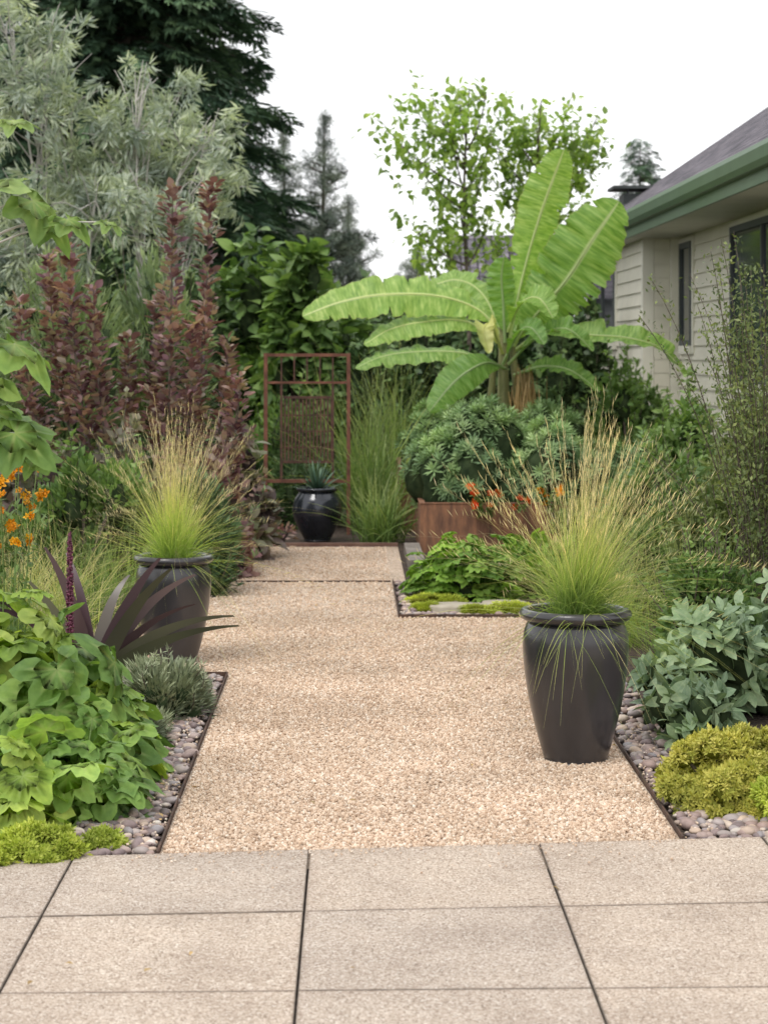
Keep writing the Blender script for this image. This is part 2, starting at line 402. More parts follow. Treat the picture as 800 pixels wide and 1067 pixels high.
m, nt, N, L = new_mat('mulch_soil')
geo = N.new('ShaderNodeNewGeometry'); no = N.new('ShaderNodeTexNoise'); no.inputs['Scale'].default_value = 35; no.inputs['Detail'].default_value = 8
L.new(geo.outputs['Position'], no.inputs['Vector'])
r = ramp(N, [(0.3, (.02, .014, .01)), (.55, (.07, .048, .034)), (.75, (.15, .105, .075))]); L.new(no.outputs['Fac'], r.inputs[0])
p = N.new('ShaderNodeBsdfPrincipled'); p.inputs['Roughness'].default_value = .95; L.new(r.outputs[0], p.inputs['Base Color'])
b = N.new('ShaderNodeBump'); b.inputs['Strength'].default_value = .8; b.inputs['Distance'].default_value = .03; L.new(no.outputs['Fac'], b.inputs['Height']); L.new(b.outputs[0], p.inputs['Normal'])
o = N.new('ShaderNodeOutputMaterial'); L.new(p.outputs[0], o.inputs[0])
sheet('ground', [(-600, 600, -100, 1200)], 0, m)

m, nt, N, L = new_mat('gravel')
geo = N.new('ShaderNodeNewGeometry'); vo = N.new('ShaderNodeTexVoronoi'); vo.inputs['Scale'].default_value = 95
L.new(geo.outputs['Position'], vo.inputs['Vector'])
sp = N.new('ShaderNodeSeparateColor'); L.new(vo.outputs['Color'], sp.inputs[0])
GR = [(0, (.44, .315, .225)), (.2, (.57, .425, .305)), (.5, (.67, .515, .38)), (.8, (.75, .61, .475)), (1, (.82, .73, .62))]
r = ramp(N, GR); L.new(sp.outputs[0], r.inputs[0])
r2 = ramp(N, [(0, (1.05,)*3), (.6, (.86,)*3), (1, (.5,)*3)])
mm = N.new('ShaderNodeMath'); mm.operation = 'MULTIPLY'; mm.inputs[1].default_value = 1.3; L.new(vo.outputs['Distance'], mm.inputs[0]); L.new(mm.outputs[0], r2.inputs[0])
c = mixc(N, L, 'MULTIPLY', 1, r.outputs[0], r2.outputs[0])
n3 = N.new('ShaderNodeTexNoise'); n3.inputs['Scale'].default_value = 1.6; n3.inputs['Detail'].default_value = 3; L.new(geo.outputs['Position'], n3.inputs['Vector'])
r4 = ramp(N, [(0.35, (0.88, 0.87, 0.86)), (0.65, (1.06, 1.05, 1.05))]); L.new(n3.outputs['Fac'], r4.inputs[0])
c = mixc(N, L, 'MULTIPLY', 1, c, r4.outputs[0])
p = N.new('ShaderNodeBsdfPrincipled'); p.inputs['Roughness'].default_value = .9; L.new(c, p.inputs['Base Color'])
b = N.new('ShaderNodeBump'); b.invert = True; b.inputs['Strength'].default_value = .8; b.inputs['Distance'].default_value = .006; L.new(vo.outputs['Distance'], b.inputs['Height']); L.new(b.outputs[0], p.inputs['Normal'])
o = N.new('ShaderNodeOutputMaterial'); L.new(p.outputs[0], o.inputs[0])
sheet('gravel_path', [(-.61, 1.06, 6.35, 10.13), (-1.7, 1.06, 10.13, 12.3), (-2.1, .27, 12.3, 14.2), (-2.1, .36, 14.2, 16.75)], .012, m)

def edge_y(x): return 6.565 + .12 * x
gs = Geo(); stone = rnd_mat('gravel_stones', GR, .85)
def scatter_rect(x0, x1, y0, y1, dens):
    n = int((x1 - x0) * (y1 - y0) * dens); return np.stack([rng.uniform(x0, x1, n), rng.uniform(y0, y1, n), np.zeros(n)], -1)
def rotm(n): return frames(rdir(n), rdir(n))
def stones(P, s0, s1, T, z=.012):
    n = len(P); s = rng.uniform(s0, s1, n) * rng.uniform(.65, 1.3, n)
    Mx = rotm(n) * rng.uniform(.55, 1.15, (n, 1, 3)); P = P.copy(); P[:, 2] = z + s * .15 + rng.random(n) * .004
    inst(gs, T, P, Mx, s)
OCT = (np.array([[1, 0, 0], [-1, 0, 0], [0, 1, 0], [0, -1, 0], [0, 0, 1], [0, 0, -1.]]), [np.array([[0, 2, 4], [2, 1, 4], [1, 3, 4], [3, 0, 4], [2, 0, 5], [1, 2, 5], [3, 1, 5], [0, 3, 5]])], np.ones(6))
P = scatter_rect(-.6, 1.05, 6.4, 8.6, 12500); P = P[P[:, 1] > edge_y(P[:, 0]) + .01]; stones(P, .0036, .0076, ICO)
P = scatter_rect(-.6, 1.05, 8.6, 10.13, 8500); stones(P, .004, .0085, OCT)
P = scatter_rect(-1.65, 1.05, 10.13, 12.3, 4000); stones(P, .0045, .0092, OCT)
P = scatter_rect(-2.05, .26, 12.3, 16.7, 1500); stones(P, .005, .010, OCT)
P = scatter_rect(-.7, 1.1, 6.3, 6.6, 420); P[:, 1] = edge_y(P[:, 0]) - rng.exponential(.10, len(P)); stones(P, .0025, .005, ICO, .026)
P = scatter_rect(-.78, -.62, 6.6, 10.0, 500); stones(P, .004, .008, ICO, .02)
P = scatter_rect(1.07, 1.2, 6.8, 9.0, 500); stones(P, .004, .008, ICO, .02)
o = gs.build('gravel', stone, smooth=False, base=(0, 8, 0)); tag(o, 'loose tan crushed gravel covering the path', 'gravel', 'stuff')

# paving slabs
m, nt, N, L = new_mat('exposed_aggregate')
geo = N.new('ShaderNodeNewGeometry'); vo = N.new('ShaderNodeTexVoronoi'); vo.inputs['Scale'].default_value = 200
L.new(geo.outputs['Position'], vo.inputs['Vector']); sp = N.new('ShaderNodeSeparateColor'); L.new(vo.outputs['Color'], sp.inputs[0])
r = ramp(N, [(0, (.22, .165, .125)), (.15, (.38, .305, .24)), (.5, (.49, .405, .33)), (.85, (.57, .485, .405)), (1, (.74, .68, .60))]); L.new(sp.outputs[0], r.inputs[0])
n3 = N.new('ShaderNodeTexNoise'); n3.inputs['Scale'].default_value = 2.2; n3.inputs['Detail'].default_value = 8; n3.inputs['Roughness'].default_value = .65; L.new(geo.outputs['Position'], n3.inputs['Vector'])
r4 = ramp(N, [(0.28, (.78, .76, .75)), (.5, (.98,)*3), (0.72, (1.10, 1.10, 1.09))]); L.new(n3.outputs['Fac'], r4.inputs[0])
at = N.new('ShaderNodeAttribute'); at.attribute_name = 'rnd'; r5 = ramp(N, [(0, (.95, .95, .96)), (1, (1.05, 1.03, 1.01))]); L.new(at.outputs['Fac'], r5.inputs[0])
c = mixc(N, L, 'MULTIPLY', 1, r.outputs[0], r4.outputs[0]); c = mixc(N, L, 'MULTIPLY', 1, c, r5.outputs[0])
a2 = N.new('ShaderNodeAttribute'); a2.attribute_name = 't'; r6 = ramp(N, [(0, (.86, .85, .84)), (.1, (.96, .95, .95)), (.3, (1, 1, 1))]); L.new(a2.outputs['Fac'], r6.inputs[0]); c = mixc(N, L, 'MULTIPLY', 1, c, r6.outputs[0])
p = N.new('ShaderNodeBsdfPrincipled'); p.inputs['Roughness'].default_value = .85; p.inputs['Specular IOR Level'].default_value = .3; L.new(c, p.inputs['Base Color'])
b = N.new('ShaderNodeBump'); b.invert = True; b.inputs['Strength'].default_value = .7; b.inputs['Distance'].default_value = .004; L.new(vo.outputs['Distance'], b.inputs['Height']); L.new(b.outputs[0], p.inputs['Normal'])
o = N.new('ShaderNodeOutputMaterial'); L.new(p.outputs[0], o.inputs[0]); AGG = m
joint = solid('joint_dirt', (.12, .095, .075), (.24, .195, .155), 30, .95)
g = Geo()
def sh(x, y): return y + x * (.02 + .10 * min(1, max(0, (y - 5.0) / 1.565)))
for i in range(-6, 7):
    for j in range(1, 8):
        x0 = -.138 + .73 * i + .0026; x1 = x0 + .73 - .0052
        y1 = 6.565 - .73 * (j - 1) - .0032; y0 = y1 - .73 + .0064
        zt = .024 + rng.uniform(-.001, .001); bv = .0025; V = []
        for (xa, xb, ya, yb, z) in ((x0, x1, y0, y1, .004), (x0, x1, y0, y1, zt - bv), (x0 + bv, x1 - bv, y0 + bv, y1 - bv, zt)):
            V += [[xa, sh(xa, ya), z], [xb, sh(xb, ya), z], [xb, sh(xb, yb), z], [xa, sh(xa, yb), z]]
        g.add(V, np.array([[a + k, a + (k + 1) % 4, a + 4 + (k + 1) % 4, a + 4 + k] for a in (0, 4) for k in range(4)]), .5, 0, 1)
        ring = []
        for ins in (bv, bv + .10):
            xa, xb, ya_, yb_ = x0 + ins, x1 - ins, y0 + ins, y1 - ins
            ring += [[xa, sh(xa, ya_), zt], [xb, sh(xb, ya_), zt], [xb, sh(xb, yb_), zt], [xa, sh(xa, yb_), zt]]
        g.add(ring, np.array([[k, (k + 1) % 4, 4 + (k + 1) % 4, 4 + k] for k in range(4)] + [[4, 5, 6, 7]]), rng.random(), [0] * 4 + [1] * 4, 0)
o = g.build('pavement', [AGG, joint], smooth=False); o['kind'] = 'structure'

steel = solid('rusty_steel', (.035, .022, .018), (.11, .06, .04), 15, .8, bump=.3)
def edging(pts, h, label):
    g = Geo()
    for (x0, y0), (x1, y1) in zip(pts[:-1], pts[1:]):
        xa, xb = min(x0, x1), max(x0, x1); ya, yb = min(y0, y1), max(y0, y1)
        if xb - xa < .001: box(g, xa - .003, xa + .003, ya, yb, .002, h)
        else: box(g, xa + .0035, xb - .0035, ya - .004, ya + .004, .002, h - .001)
    o = g.build('metal_edging', steel, smooth=False, base=(pts[0][0], pts[0][1], 0)); tag(o, label, 'edging')
edging([(-.614, 6.5), (-.614, 10.13), (-1.7, 10.13)], .030, 'thin rusty steel edging beside pebble border and gravel')
edging([(1.064, 6.70), (1.064, 12.3)], .030, 'straight thin rusty steel edging along gravel path')
edging([(1.06, 12.3), (.27, 12.3), (.27, 14.2)], .035, 'steel edging around pebble border with mossy stones')
edging([(-2.1, 14.2), (.26, 14.2)], .024, 'steel strip set across the gravel path')
g = Geo(); box(g, -2.1, .36, 16.76, 16.82, 0, .04)
tag(g.build('timber_edging', solid('timber', (.12, .06, .045), (.2, .12, .09), 10, .8), smooth=False, base=(-.8, 16.8, 0)), 'low reddish timber edging at end of gravel', 'edging')

peb = rnd_mat('river_pebbles', [(0, (.13, .105, .105)), (.2, (.25, .19, .185)), (.42, (.36, .26, .225)), (.6, (.42, .355, .33)), (.75, (.27, .25, .26)), (.9, (.55, .42, .32)), (1, (.62, .57, .51))], .55)
def pebbles(rects, label):
    g = Geo()
    for (x0, x1, y0, y1, dens, s) in rects:
        P = scatter_rect(x0, x1, y0, y1, dens); P = P[P[:, 1] > edge_y(P[:, 0]) + .02]; n = len(P); sc = s * np.clip(rng.lognormal(-.12, .33, n), .45, 1.7)
        P[:, 2] = sc * .35 + rng.random(n) * .012
        a = rng.uniform(0, 6.28, n); d = np.stack([np.cos(a), np.sin(a), rng.normal(size=n) * .15], -1)
        Mx = frames(d, np.array([0, 0, 1.]) + rdir(n) * .25) * np.stack([rng.uniform(.55, .9, n), np.ones(n), rng.uniform(.4, .65, n)], -1)[:, None, :]
        inst(g, ICO2, P, Mx, sc)
    o = g.build('pebbles', peb, base=(rects[0][0], rects[0][2], 0)); tag(o, label, 'pebbles', 'stuff')
pebbles([(-1.0, -.635, 6.38, 8.3, 1500, .021), (-.95, -.635, 8.3, 10.1, 1400, .020), (-1.3, -.95, 9.8, 10.1, 900, .020)], 'purple-grey river pebbles edging the planting bed')
pebbles([(1.09, 1.5, 6.72, 8.8, 1500, .021), (1.09, 1.3, 8.8, 12.2, 700, .020)], 'smooth mauve and tan pebbles beside golden shrub')
pebbles([(.29, 1.04, 12.33, 13.0, 1300, .020), (.29, .5, 13.0, 14.2, 1300, .020)], 'small river pebbles around mossy stepping stones')

g = Geo()
P = np.concatenate([scatter_rect(-.6, 1.05, 6.7, 10, 3.2), scatter_rect(-.75, -.62, 6.6, 9.8, 30), scatter_rect(-1.2, 1.4, 5.0, 6.5, 2.0), scatter_rect(-1.5, .2, 10.3, 16, 1.5)])
P[:, 2] = .034; n = len(P)
inst(g, T_leaf(.28, 3, .12, .2), P, frames(rdir(n) * [1, 1, .15], np.array([0, 0, 1.]) + .3 * rdir(n)), rng.uniform(.012, .028, n))
tag(g.build('leaf_litter', M['dry'], base=(0, 8, 0)), 'few small dry leaves scattered over gravel and paving', 'fallen leaves', 'stuff')

# ------------------------------------------------------------------ pots
glaze = solid('charcoal_glaze', (.018, .017, .019), (.055, .052, .055), 4, .30, metal=.15, bump=.15, bscale=12, stretch=(1, 1, .35), coat=.45)
glaze2 = solid('blue_black_glaze', (.012, .014, .020), (.035, .04, .052), 7, .2, metal=.3, bump=.1, bscale=14, coat=.4)
soil = solid('potting_soil', (.02, .014, .01), (.07, .05, .035), 50, .95, bump=.8)
def pot(x, y, s, label, mat, kind=0):
    e = thing('plant_pot', label, 'plant pot', (x, y, .012), 'dark glazed garden pots')
    if kind == 0:
        body = interp([(.0, .0), (.114, .0), (.123, .012), (.149, .10), (.176, .21), (.195, .32), (.204, .42), (.202, .485), (.190, .525), (.177, .54)], 60)
        rim = interp([(.177, .540), (.192, .541), (.210, .550), (.217, .566), (.210, .582), (.195, .587), (.180, .580), (.173, .56), (.165, .50)], 44); sz = .525; sr = .172
    else:
        body = interp([(.0, .0), (.105, .0), (.115, .015), (.165, .11), (.200, .20), (.208, .27), (.195, .335), (.165, .385), (.150, .405)], 60)
        rim = interp([(.150, .405), (.160, .410), (.172, .42), (.174, .432), (.166, .44), (.152, .438), (.145, .42), (.14, .38)], 40); sz = .40; sr = .145
    c = np.array([x, y, .012])
    g = Geo(); lathe(g, body * s, c); g.build('body', mat, e)
    g = Geo(); lathe(g, rim * s, c); g.build('rim', mat, e)
    g = Geo(); lathe(g, np.array([(0, sz + .012), (sr * .6, sz + .008), (sr, sz)]) * s, c); g.build('soil', soil, e)
pot(.862, 8.05, 1.0, 'tall tapered charcoal glazed pot holding blond feather grass', glaze)
pot(-.913, 10.55, .935, 'tall charcoal pot with green feather grass on gravel', glaze)
pot(-.30, 17.35, 1.0, 'squat rounded blue-black glazed pot holding spiky yucca', glaze2, 1)

def feather(x, y, z, H, n, sp, mat, label, lean=0.0, basal=1.0, strays=14):
    g = Geo()
    def fan(n, sp, H0, H1, dr0, dr1, w0, w1, ln, spread=.032, tmul=1, clipv=1.25, S=9, rnd=None):
        a = rng.uniform(0, 2 * np.pi, n); el = np.clip(np.abs(rng.normal(0, sp, n)), 0, clipv)
        d = nrm(np.stack([np.cos(a) * np.sin(el) + ln, np.sin(a) * np.sin(el), np.cos(el)], -1))
        b = np.array([x, y, z]) + np.stack([rng.normal(0, spread, n), rng.normal(0, spread, n), np.zeros(n)], -1)
        Ls = H * rng.uniform(H0, H1, n) * (1 - .12 * el); dr = rng.uniform(dr0, dr1, n) * (.3 + el * 1.1)
        blades(g, b, d, Ls, dr, rng.uniform(w0, w1, n), S, rnd=rnd)
        g.t[-1] = g.t[-1] * tmul
        return b, d, Ls, dr
    fan(n, sp, .45, .98, .08, .6, .0006, .0013, lean)
    fan(int(n * 1.3 * basal), sp * 1.6, .28, .80, .15, .8, .0007, .0015, lean * 2, .04, .5, 1.45, 8)
    n3 = n // 3
    b, d, Lh, dr = fan(n3, sp * 1.2, .88, 1.16, .05, .55, .0006, .001, lean, rnd=rng.uniform(.4, 1, n3))
    hh = d.copy(); hh[:, 2] = 0; hh = nrm(hh + 1e-4)
    for tt in np.linspace(.62, 1, 14):
        pp = b + (Lh * tt)[:, None] * d + (Lh * dr * tt ** 2.2)[:, None] * (np.array([0, 0, -1.]) + hh * .5)
        dd = nrm(d + rdir(n3) * .25 - np.array([0, 0, .25]) * dr[:, None])
        inst(g, (T_diamond(.028, 0)[0], T_diamond()[1], np.full(4, .95)), pp, frames(dd, rdir(n3)), .045 * H * rng.uniform(.7, 1.3, n3), rng.uniform(.4, 1, n3))
    fan(strays, sp * 2.4, 1.0, 1.2, .3, .6, .0008, .0011, lean, tmul=1)
    o = g.build('feather_grass', mat, base=(x, y, z)); tag(o, label, 'grass'); return o
feather(.862, 8.05, .53, .86, 430, .38, M['feather'], 'blond feather grass fanning out of charcoal pot', .09, 1.8, 34)
feather(-.913, 10.55, .49, .82, 460, .37, M['feather'], 'green feather grass sprouting from dark pot', .0, 1.2, 26)

def rosette(name, label, cat, x, y, z, n, Lr, wr, elr, mat, droop=(.0, .15), S=6, flat=.25):
    g = Geo(); a = np.arange(n) * 2.39996 + rng.normal(0, .15, n); el = np.linspace(elr[0], elr[1], n)
    d = np.stack([np.cos(a) * np.cos(el), np.sin(a) * np.cos(el), np.sin(el)], -1)
    blades(g, np.tile([x, y, z], (n, 1)) + rdir(n) * .01, d, rng.uniform(*Lr, n), rng.uniform(*droop, n), rng.uniform(*wr, n), S, flat=flat)
    o = g.build(name, mat, base=(x, y, z)); tag(o, label, cat); return o
rosette('yucca', 'spiky dark green yucca in rounded pot', 'plant', -.30, 17.35, .41, 60, (.2, .30), (.012, .017), (.15, 1.4), M['agave'], (0, .05))

# ------------------------------------------------------------------ house
pw = lambda n, c, rgh=.6: solid(n, tuple(q * .9 for q in c), c, 3, rgh, bump=.05)
siding = pw('cream_siding', (.70, .67, .56)); trim = pw('cream_trim', (.72, .70, .60)); greenp = pw('green_gutter', (.13, .20, .125), .5)
framep = pw('dark_window_frame', (.07, .08, .08)); glassm = solid('window_glass', (.02, .025, .03), (.05, .06, .07), 2, .08, spec=.8)
m, nt, N, L = new_mat('asphalt_shingles')
tc = N.new('ShaderNodeTexCoord'); mp = N.new('ShaderNodeMapping'); L.new(tc.outputs['Object'], mp.inputs[0]); mp.inputs['Rotation'].default_value = (0, 0, R(90))
br = N.new('ShaderNodeTexBrick'); br.inputs['Scale'].default_value = 1; br.inputs['Brick Width'].default_value = .3; br.inputs['Row Height'].default_value = .14
br.inputs['Mortar Size'].default_value = .014; br.inputs['Color1'].default_value = (.10, .095, .11, 1); br.inputs['Color2'].default_value = (.22, .20, .225, 1); br.inputs['Mortar'].default_value = (.03, .028, .032, 1)
L.new(mp.outputs[0], br.inputs['Vector']); no = N.new('ShaderNodeTexNoise'); no.inputs['Scale'].default_value = 9; no.inputs['Detail'].default_value = 6; L.new(tc.outputs['Object'], no.inputs['Vector'])
r4 = ramp(N, [(0.3, (.6,)*3), (0.7, (1.4,)*3)]); L.new(no.outputs['Fac'], r4.inputs[0]); c = mixc(N, L, 'MULTIPLY', 1, br.outputs[0], r4.outputs[0])
p = N.new('ShaderNodeBsdfPrincipled'); p.inputs['Roughness'].default_value = .95; p.inputs['Specular IOR Level'].default_value = .15; L.new(c, p.inputs['Base Color'])
b = N.new('ShaderNodeBump'); b.inputs['Strength'].default_value = .8; b.inputs['Distance'].default_value = .03; L.new(br.outputs['Fac'], b.inputs['Height']); b.invert = True; L.new(b.outputs[0], p.inputs['Normal'])
o = N.new('ShaderNodeOutputMaterial'); L.new(p.outputs[0], o.inputs[0]); SH = m

H = thing('house', 'single-storey cream lap-sided house with green gutter', 'house', (5.5, 20, 0))
def lap_wall(g, x, y0, y1, z0, z1, e=.15):
    z = z0; V = []; F = []
    while z < z1 - .01:
        zz = min(z + e, z1); k = len(V)
        V += [[x - .024, y0, z], [x - .024, y1, z], [x - .003, y0, zz], [x - .003, y1, zz], [x, y0, z], [x, y1, z]]
        F += [[k, k + 2, k + 3, k + 1], [k, k + 1, k + 5, k + 4]]
        z += e
    g.add(V, np.array(F))
g = Geo()
box(g, 3.603, 9, 10, 22.9, 0, 2.9); box(g, 3.223, 9, 22.903, 28.3, 0, 2.9)
lap_wall(g, 3.60, 10, 22.79, .3, 2.84); lap_wall(g, 3.22, 23.02, 28.3, .3, 2.84)
z = .3
while z < 2.8:
    box(g, 3.315, 3.485, 22.884 - .012, 22.899, z, min(z + .145, 2.83)); z += .15
g.build('wall', siding, H, smooth=False)
for bx in ((3.19, 3.31, 22.885, 23.02), (3.49, 3.597, 22.80, 22.882), (3.19, 3.30, 28.305, 28.40)):
    g = Geo(); box(g, *bx, 0, 2.84); g.build('corner_board', trim, H, smooth=False)
PT = .68; xe = 2.98; ze = 3.10; xr = 6.6; zr = ze + (xr - xe) * PT; ya, yb = 8, 28.75
g = Geo()
def roofq(xa, za, xb, zb):
    th = .05
    V = [[xa, ya, za], [xb, ya, zb], [xb, yb, zb], [xa, yb, za], [xa, ya, za - th], [xb, ya, zb - th], [xb, yb, zb - th], [xa, yb, za - th]]
    g.add(V, np.array([[0, 1, 2, 3], [4, 7, 6, 5], [0, 4, 5, 1], [3, 2, 6, 7], [0, 3, 7, 4]]))
roofq(xe, ze, xr, zr); roofq(xr + .004, zr, 2 * xr - xe, ze)
roof = g.build('roof', SH, H, smooth=False)
for gy in (28.3, 10):
    g = Geo(); g.add([[3.05, gy, 2.9], [9, gy, 2.9], [xr, gy, zr - .1]], np.array([[0, 1, 2]])); g.build('gable', siding, H, smooth=False)
g = Geo()
prof = [(2.99, 3.07), (2.90, 3.09), (2.885, 3.05), (2.90, 2.97), (2.93, 2.93), (2.99, 2.925)]
V = [[a, y, b_] for y in (ya, yb - .02) for a, b_ in prof]; n = len(prof)
g.add(V, np.array([[i, i + 1, n + i + 1, n + i] for i in range(n - 1)]))
box(g, 2.992, 3.02, ya, yb - .01, 2.83, 3.055)
g.add([[xe, yb + .003, ze], [xr, yb + .003, zr], [xr, yb + .003, zr - .2], [xe, yb + .003, ze - .2]], np.array([[0, 1, 2, 3]]))
g.build('gutter', greenp, roof, smooth=False)
g = Geo(); box(g, 3.022, 3.62, ya, yb - .03, 2.835, 2.85); g.build('soffit', pw('soffit_paint', (.55, .55, .47)), H, smooth=False)
def window_side(x, y0, y1, z0, z1, mull=True):
    g = Geo(); f = .06; xo = x - .05; xi = x + .001
    g2 = Geo(); box(g2, xo + .025, xo + .03, y0 + f * .5, y1 - f * .5, z0 + f * .5, z1 - f * .5)
    box(g, xo, xi, y0, y0 + f, z0, z1); box(g, xo, xi, y1 - f, y1, z0, z1)
    box(g, xo, xi, y0 + f, y1 - f, z1 - f, z1); box(g, xo, xi, y0 + f, y1 - f, z0, z0 + f)
    if mull: ym = (y0 + y1) / 2; box(g, xo + .003, xi, ym - .025, ym + .025, z0 + f, z1 - f)
    gl = g2.build('window', glassm, H, smooth=False); g.build('frame', framep, gl, smooth=False)
    g3 = Geo(); t = .09; xo2 = x - .035
    box(g3, xo2, xi, y0 - t, y0 - .002, z0 - t, z1 + t * .6); box(g3, xo2, xi, y1 + .002, y1 + t, z0 - t, z1 + t * .6); box(g3, xo2 - .02, xi, y0, y1, z0 - t, z0 - .002); box(g3, xo2, xi, y0, y1, z1 + .002, z1 + t * .6)
    g3.build('casing', trim, gl, smooth=False)
window_side(3.60, 21.9, 22.65, 1.65, 2.76, False); window_side(3.60, 16.6, 19.6, 1.3, 2.76); window_side(3.22, 25.3, 27.9, 1.7, 2.74)
window_side(3.60, 12.5, 14.6, 1.3, 2.76)
g = Geo(); box(g, 3.65, 4.15, 28.0, 28.5, 3.45, 3.72); box(g, 3.50, 4.25, 27.9, 28.6, 3.78, 3.82); box(g, 3.7, 3.73, 28.05, 28.1, 3.72, 3.78); box(g, 4.05, 4.08, 28.05, 28.1, 3.72, 3.78)
g.build('roof_vent', framep, H, smooth=False)

H2 = thing('house', 'distant small grey-roofed house behind trees', 'house', (2.8, 36, 0))
g = Geo(); box(g, 1.9, 3.6, 34.3, 38, 0, 2.5); g.build('wall', solid('grey_wall', (.25, .25, .26), (.33, .33, .34), 3, .8), H2, smooth=False)
g = Geo(); V = [[1.7, 34, 2.45], [3.8, 34, 2.45], [3.8, 36, 3.6], [1.7, 36, 3.6], [1.7, 38.3, 2.45], [3.8, 38.3, 2.45]]
g.add(V, np.array([[0, 1, 2, 3], [3, 2, 5, 4]])); g.build('roof', SH, H2, smooth=False)

# ------------------------------------------------------------------ trellis gate
rust = solid('rust', (.09, .035, .022), (.22, .09, .055), 12, .85, bump=.4)
e = thing('garden_gate', 'rusty steel lattice gate panel standing among shrubs', 'gate', (-.40, 18, 0))
g = Geo()
box(g, -.775, -.743, 17.98, 18.02, 0, 1.575); box(g, -.057, -.025, 17.98, 18.02, 0, 1.575)
box(g, -.742, -.058, 17.985, 18.015, 1.545, 1.573); box(g, -.742, -.058, 17.985, 18.015, 1.31, 1.33); box(g, -.742, -.058, 17.985, 18.015, .45, .48)
g.build('frame', rust, e, smooth=False)
g = Geo()
for i in range(1, 6):
    x = -.734 + i * .668 / 6
    box(g, x - .006, x + .006, 17.99, 18.01, 1.331, 1.544)
    if i in (1, 5): box(g, x - .010, x + .010, 17.99, 18.01, .481, 1.309)
for z in (1.18, .62): box(g, -.61, -.19, 17.992, 18.008, z, z + .022)
for i in range(14):
    x = -.60 + i * .031; box(g, x, x + .016, 17.996, 18.003, .643, 1.179)
for k in range(3): z = .75 + k * .14; box(g, -.61, -.19, 18.004, 18.010, z, z + .012)
g.build('lattice', solid('dark_rust', (.05, .025, .02), (.13, .06, .04), 14, .85), e, smooth=False)

# ------------------------------------------------------------------ planters
m, nt, N, L = new_mat('weathered_steel')
geo = N.new('ShaderNodeNewGeometry'); mp = N.new('ShaderNodeMapping'); mp.inputs['Scale'].default_value = (9, 9, 1.6); L.new(geo.outputs['Position'], mp.inputs[0])
no = N.new('ShaderNodeTexNoise'); no.inputs['Scale'].default_value = 2.2; no.inputs['Detail'].default_value = 8; no.inputs['Roughness'].default_value = .7; L.new(mp.outputs[0], no.inputs['Vector'])
r = ramp(N, [(.28, (.10, .055, .04)), (.45, (.21, .105, .062)), (.6, (.33, .16, .085)), (.75, (.42, .24, .14))]); L.new(no.outputs['Fac'], r.inputs[0])
p = N.new('ShaderNodeBsdfPrincipled'); p.inputs['Roughness'].default_value = .85; L.new(r.outputs[0], p.inputs['Base Color'])
b = N.new('ShaderNodeBump'); b.inputs['Strength'].default_value = .4; b.inputs['Distance'].default_value = .004; L.new(no.outputs['Fac'], b.inputs['Height']); L.new(b.outputs[0], p.inputs['Normal'])
o = N.new('ShaderNodeOutputMaterial'); L.new(p.outputs[0], o.inputs[0]); corten = m
def planter(x0, x1, y0, y1, h, label):
    e = thing('raised_planter', label, 'planter', ((x0 + x1) / 2, (y0 + y1) / 2, 0), 'weathered steel raised planters')
    g = Geo(); t = .02
    box(g, x0, x1, y0, y0 + t, 0, h); box(g, x0, x1, y1 - t, y1, 0, h); box(g, x0, x0 + t, y0 + t + .001, y1 - t - .001, 0, h - .001); box(g, x1 - t, x1, y0 + t + .001, y1 - t - .001, 0, h - .001)
    box(g, x0 - .006, x1 + .006, y0 - .006, y0 + t + .02, h + .001, h + .009); box(g, x0 - .006, x0 + t + .02, y0 + t + .022, y1, h + .001, h + .008)
    g.build('wall', corten, e, smooth=False)
    g = Geo(); box(g, x0 + t + .002, x1 - t - .002, y0 + t + .002, y1 - t - .002, 0, h - .05); g.build('soil', soil, e, smooth=False)
planter(.53, 2.5, 16.4, 17.7, .385, 'long low weathered steel planter filled with euphorbia')
planter(.42, 2.6, 18.3, 20.2, .55, 'taller weathered steel planter under banana plant')
g = Geo(); box(g, .40, .52, 15.0, 16.38, 0, .08); tag(g.build('stone_step', solid('step_stone', (.16, .14, .12), (.26, .23, .2), 8, .85), smooth=False, base=(.46, 15.7, 0)), 'low grey stone kerb beside raised planter', 'stone step')

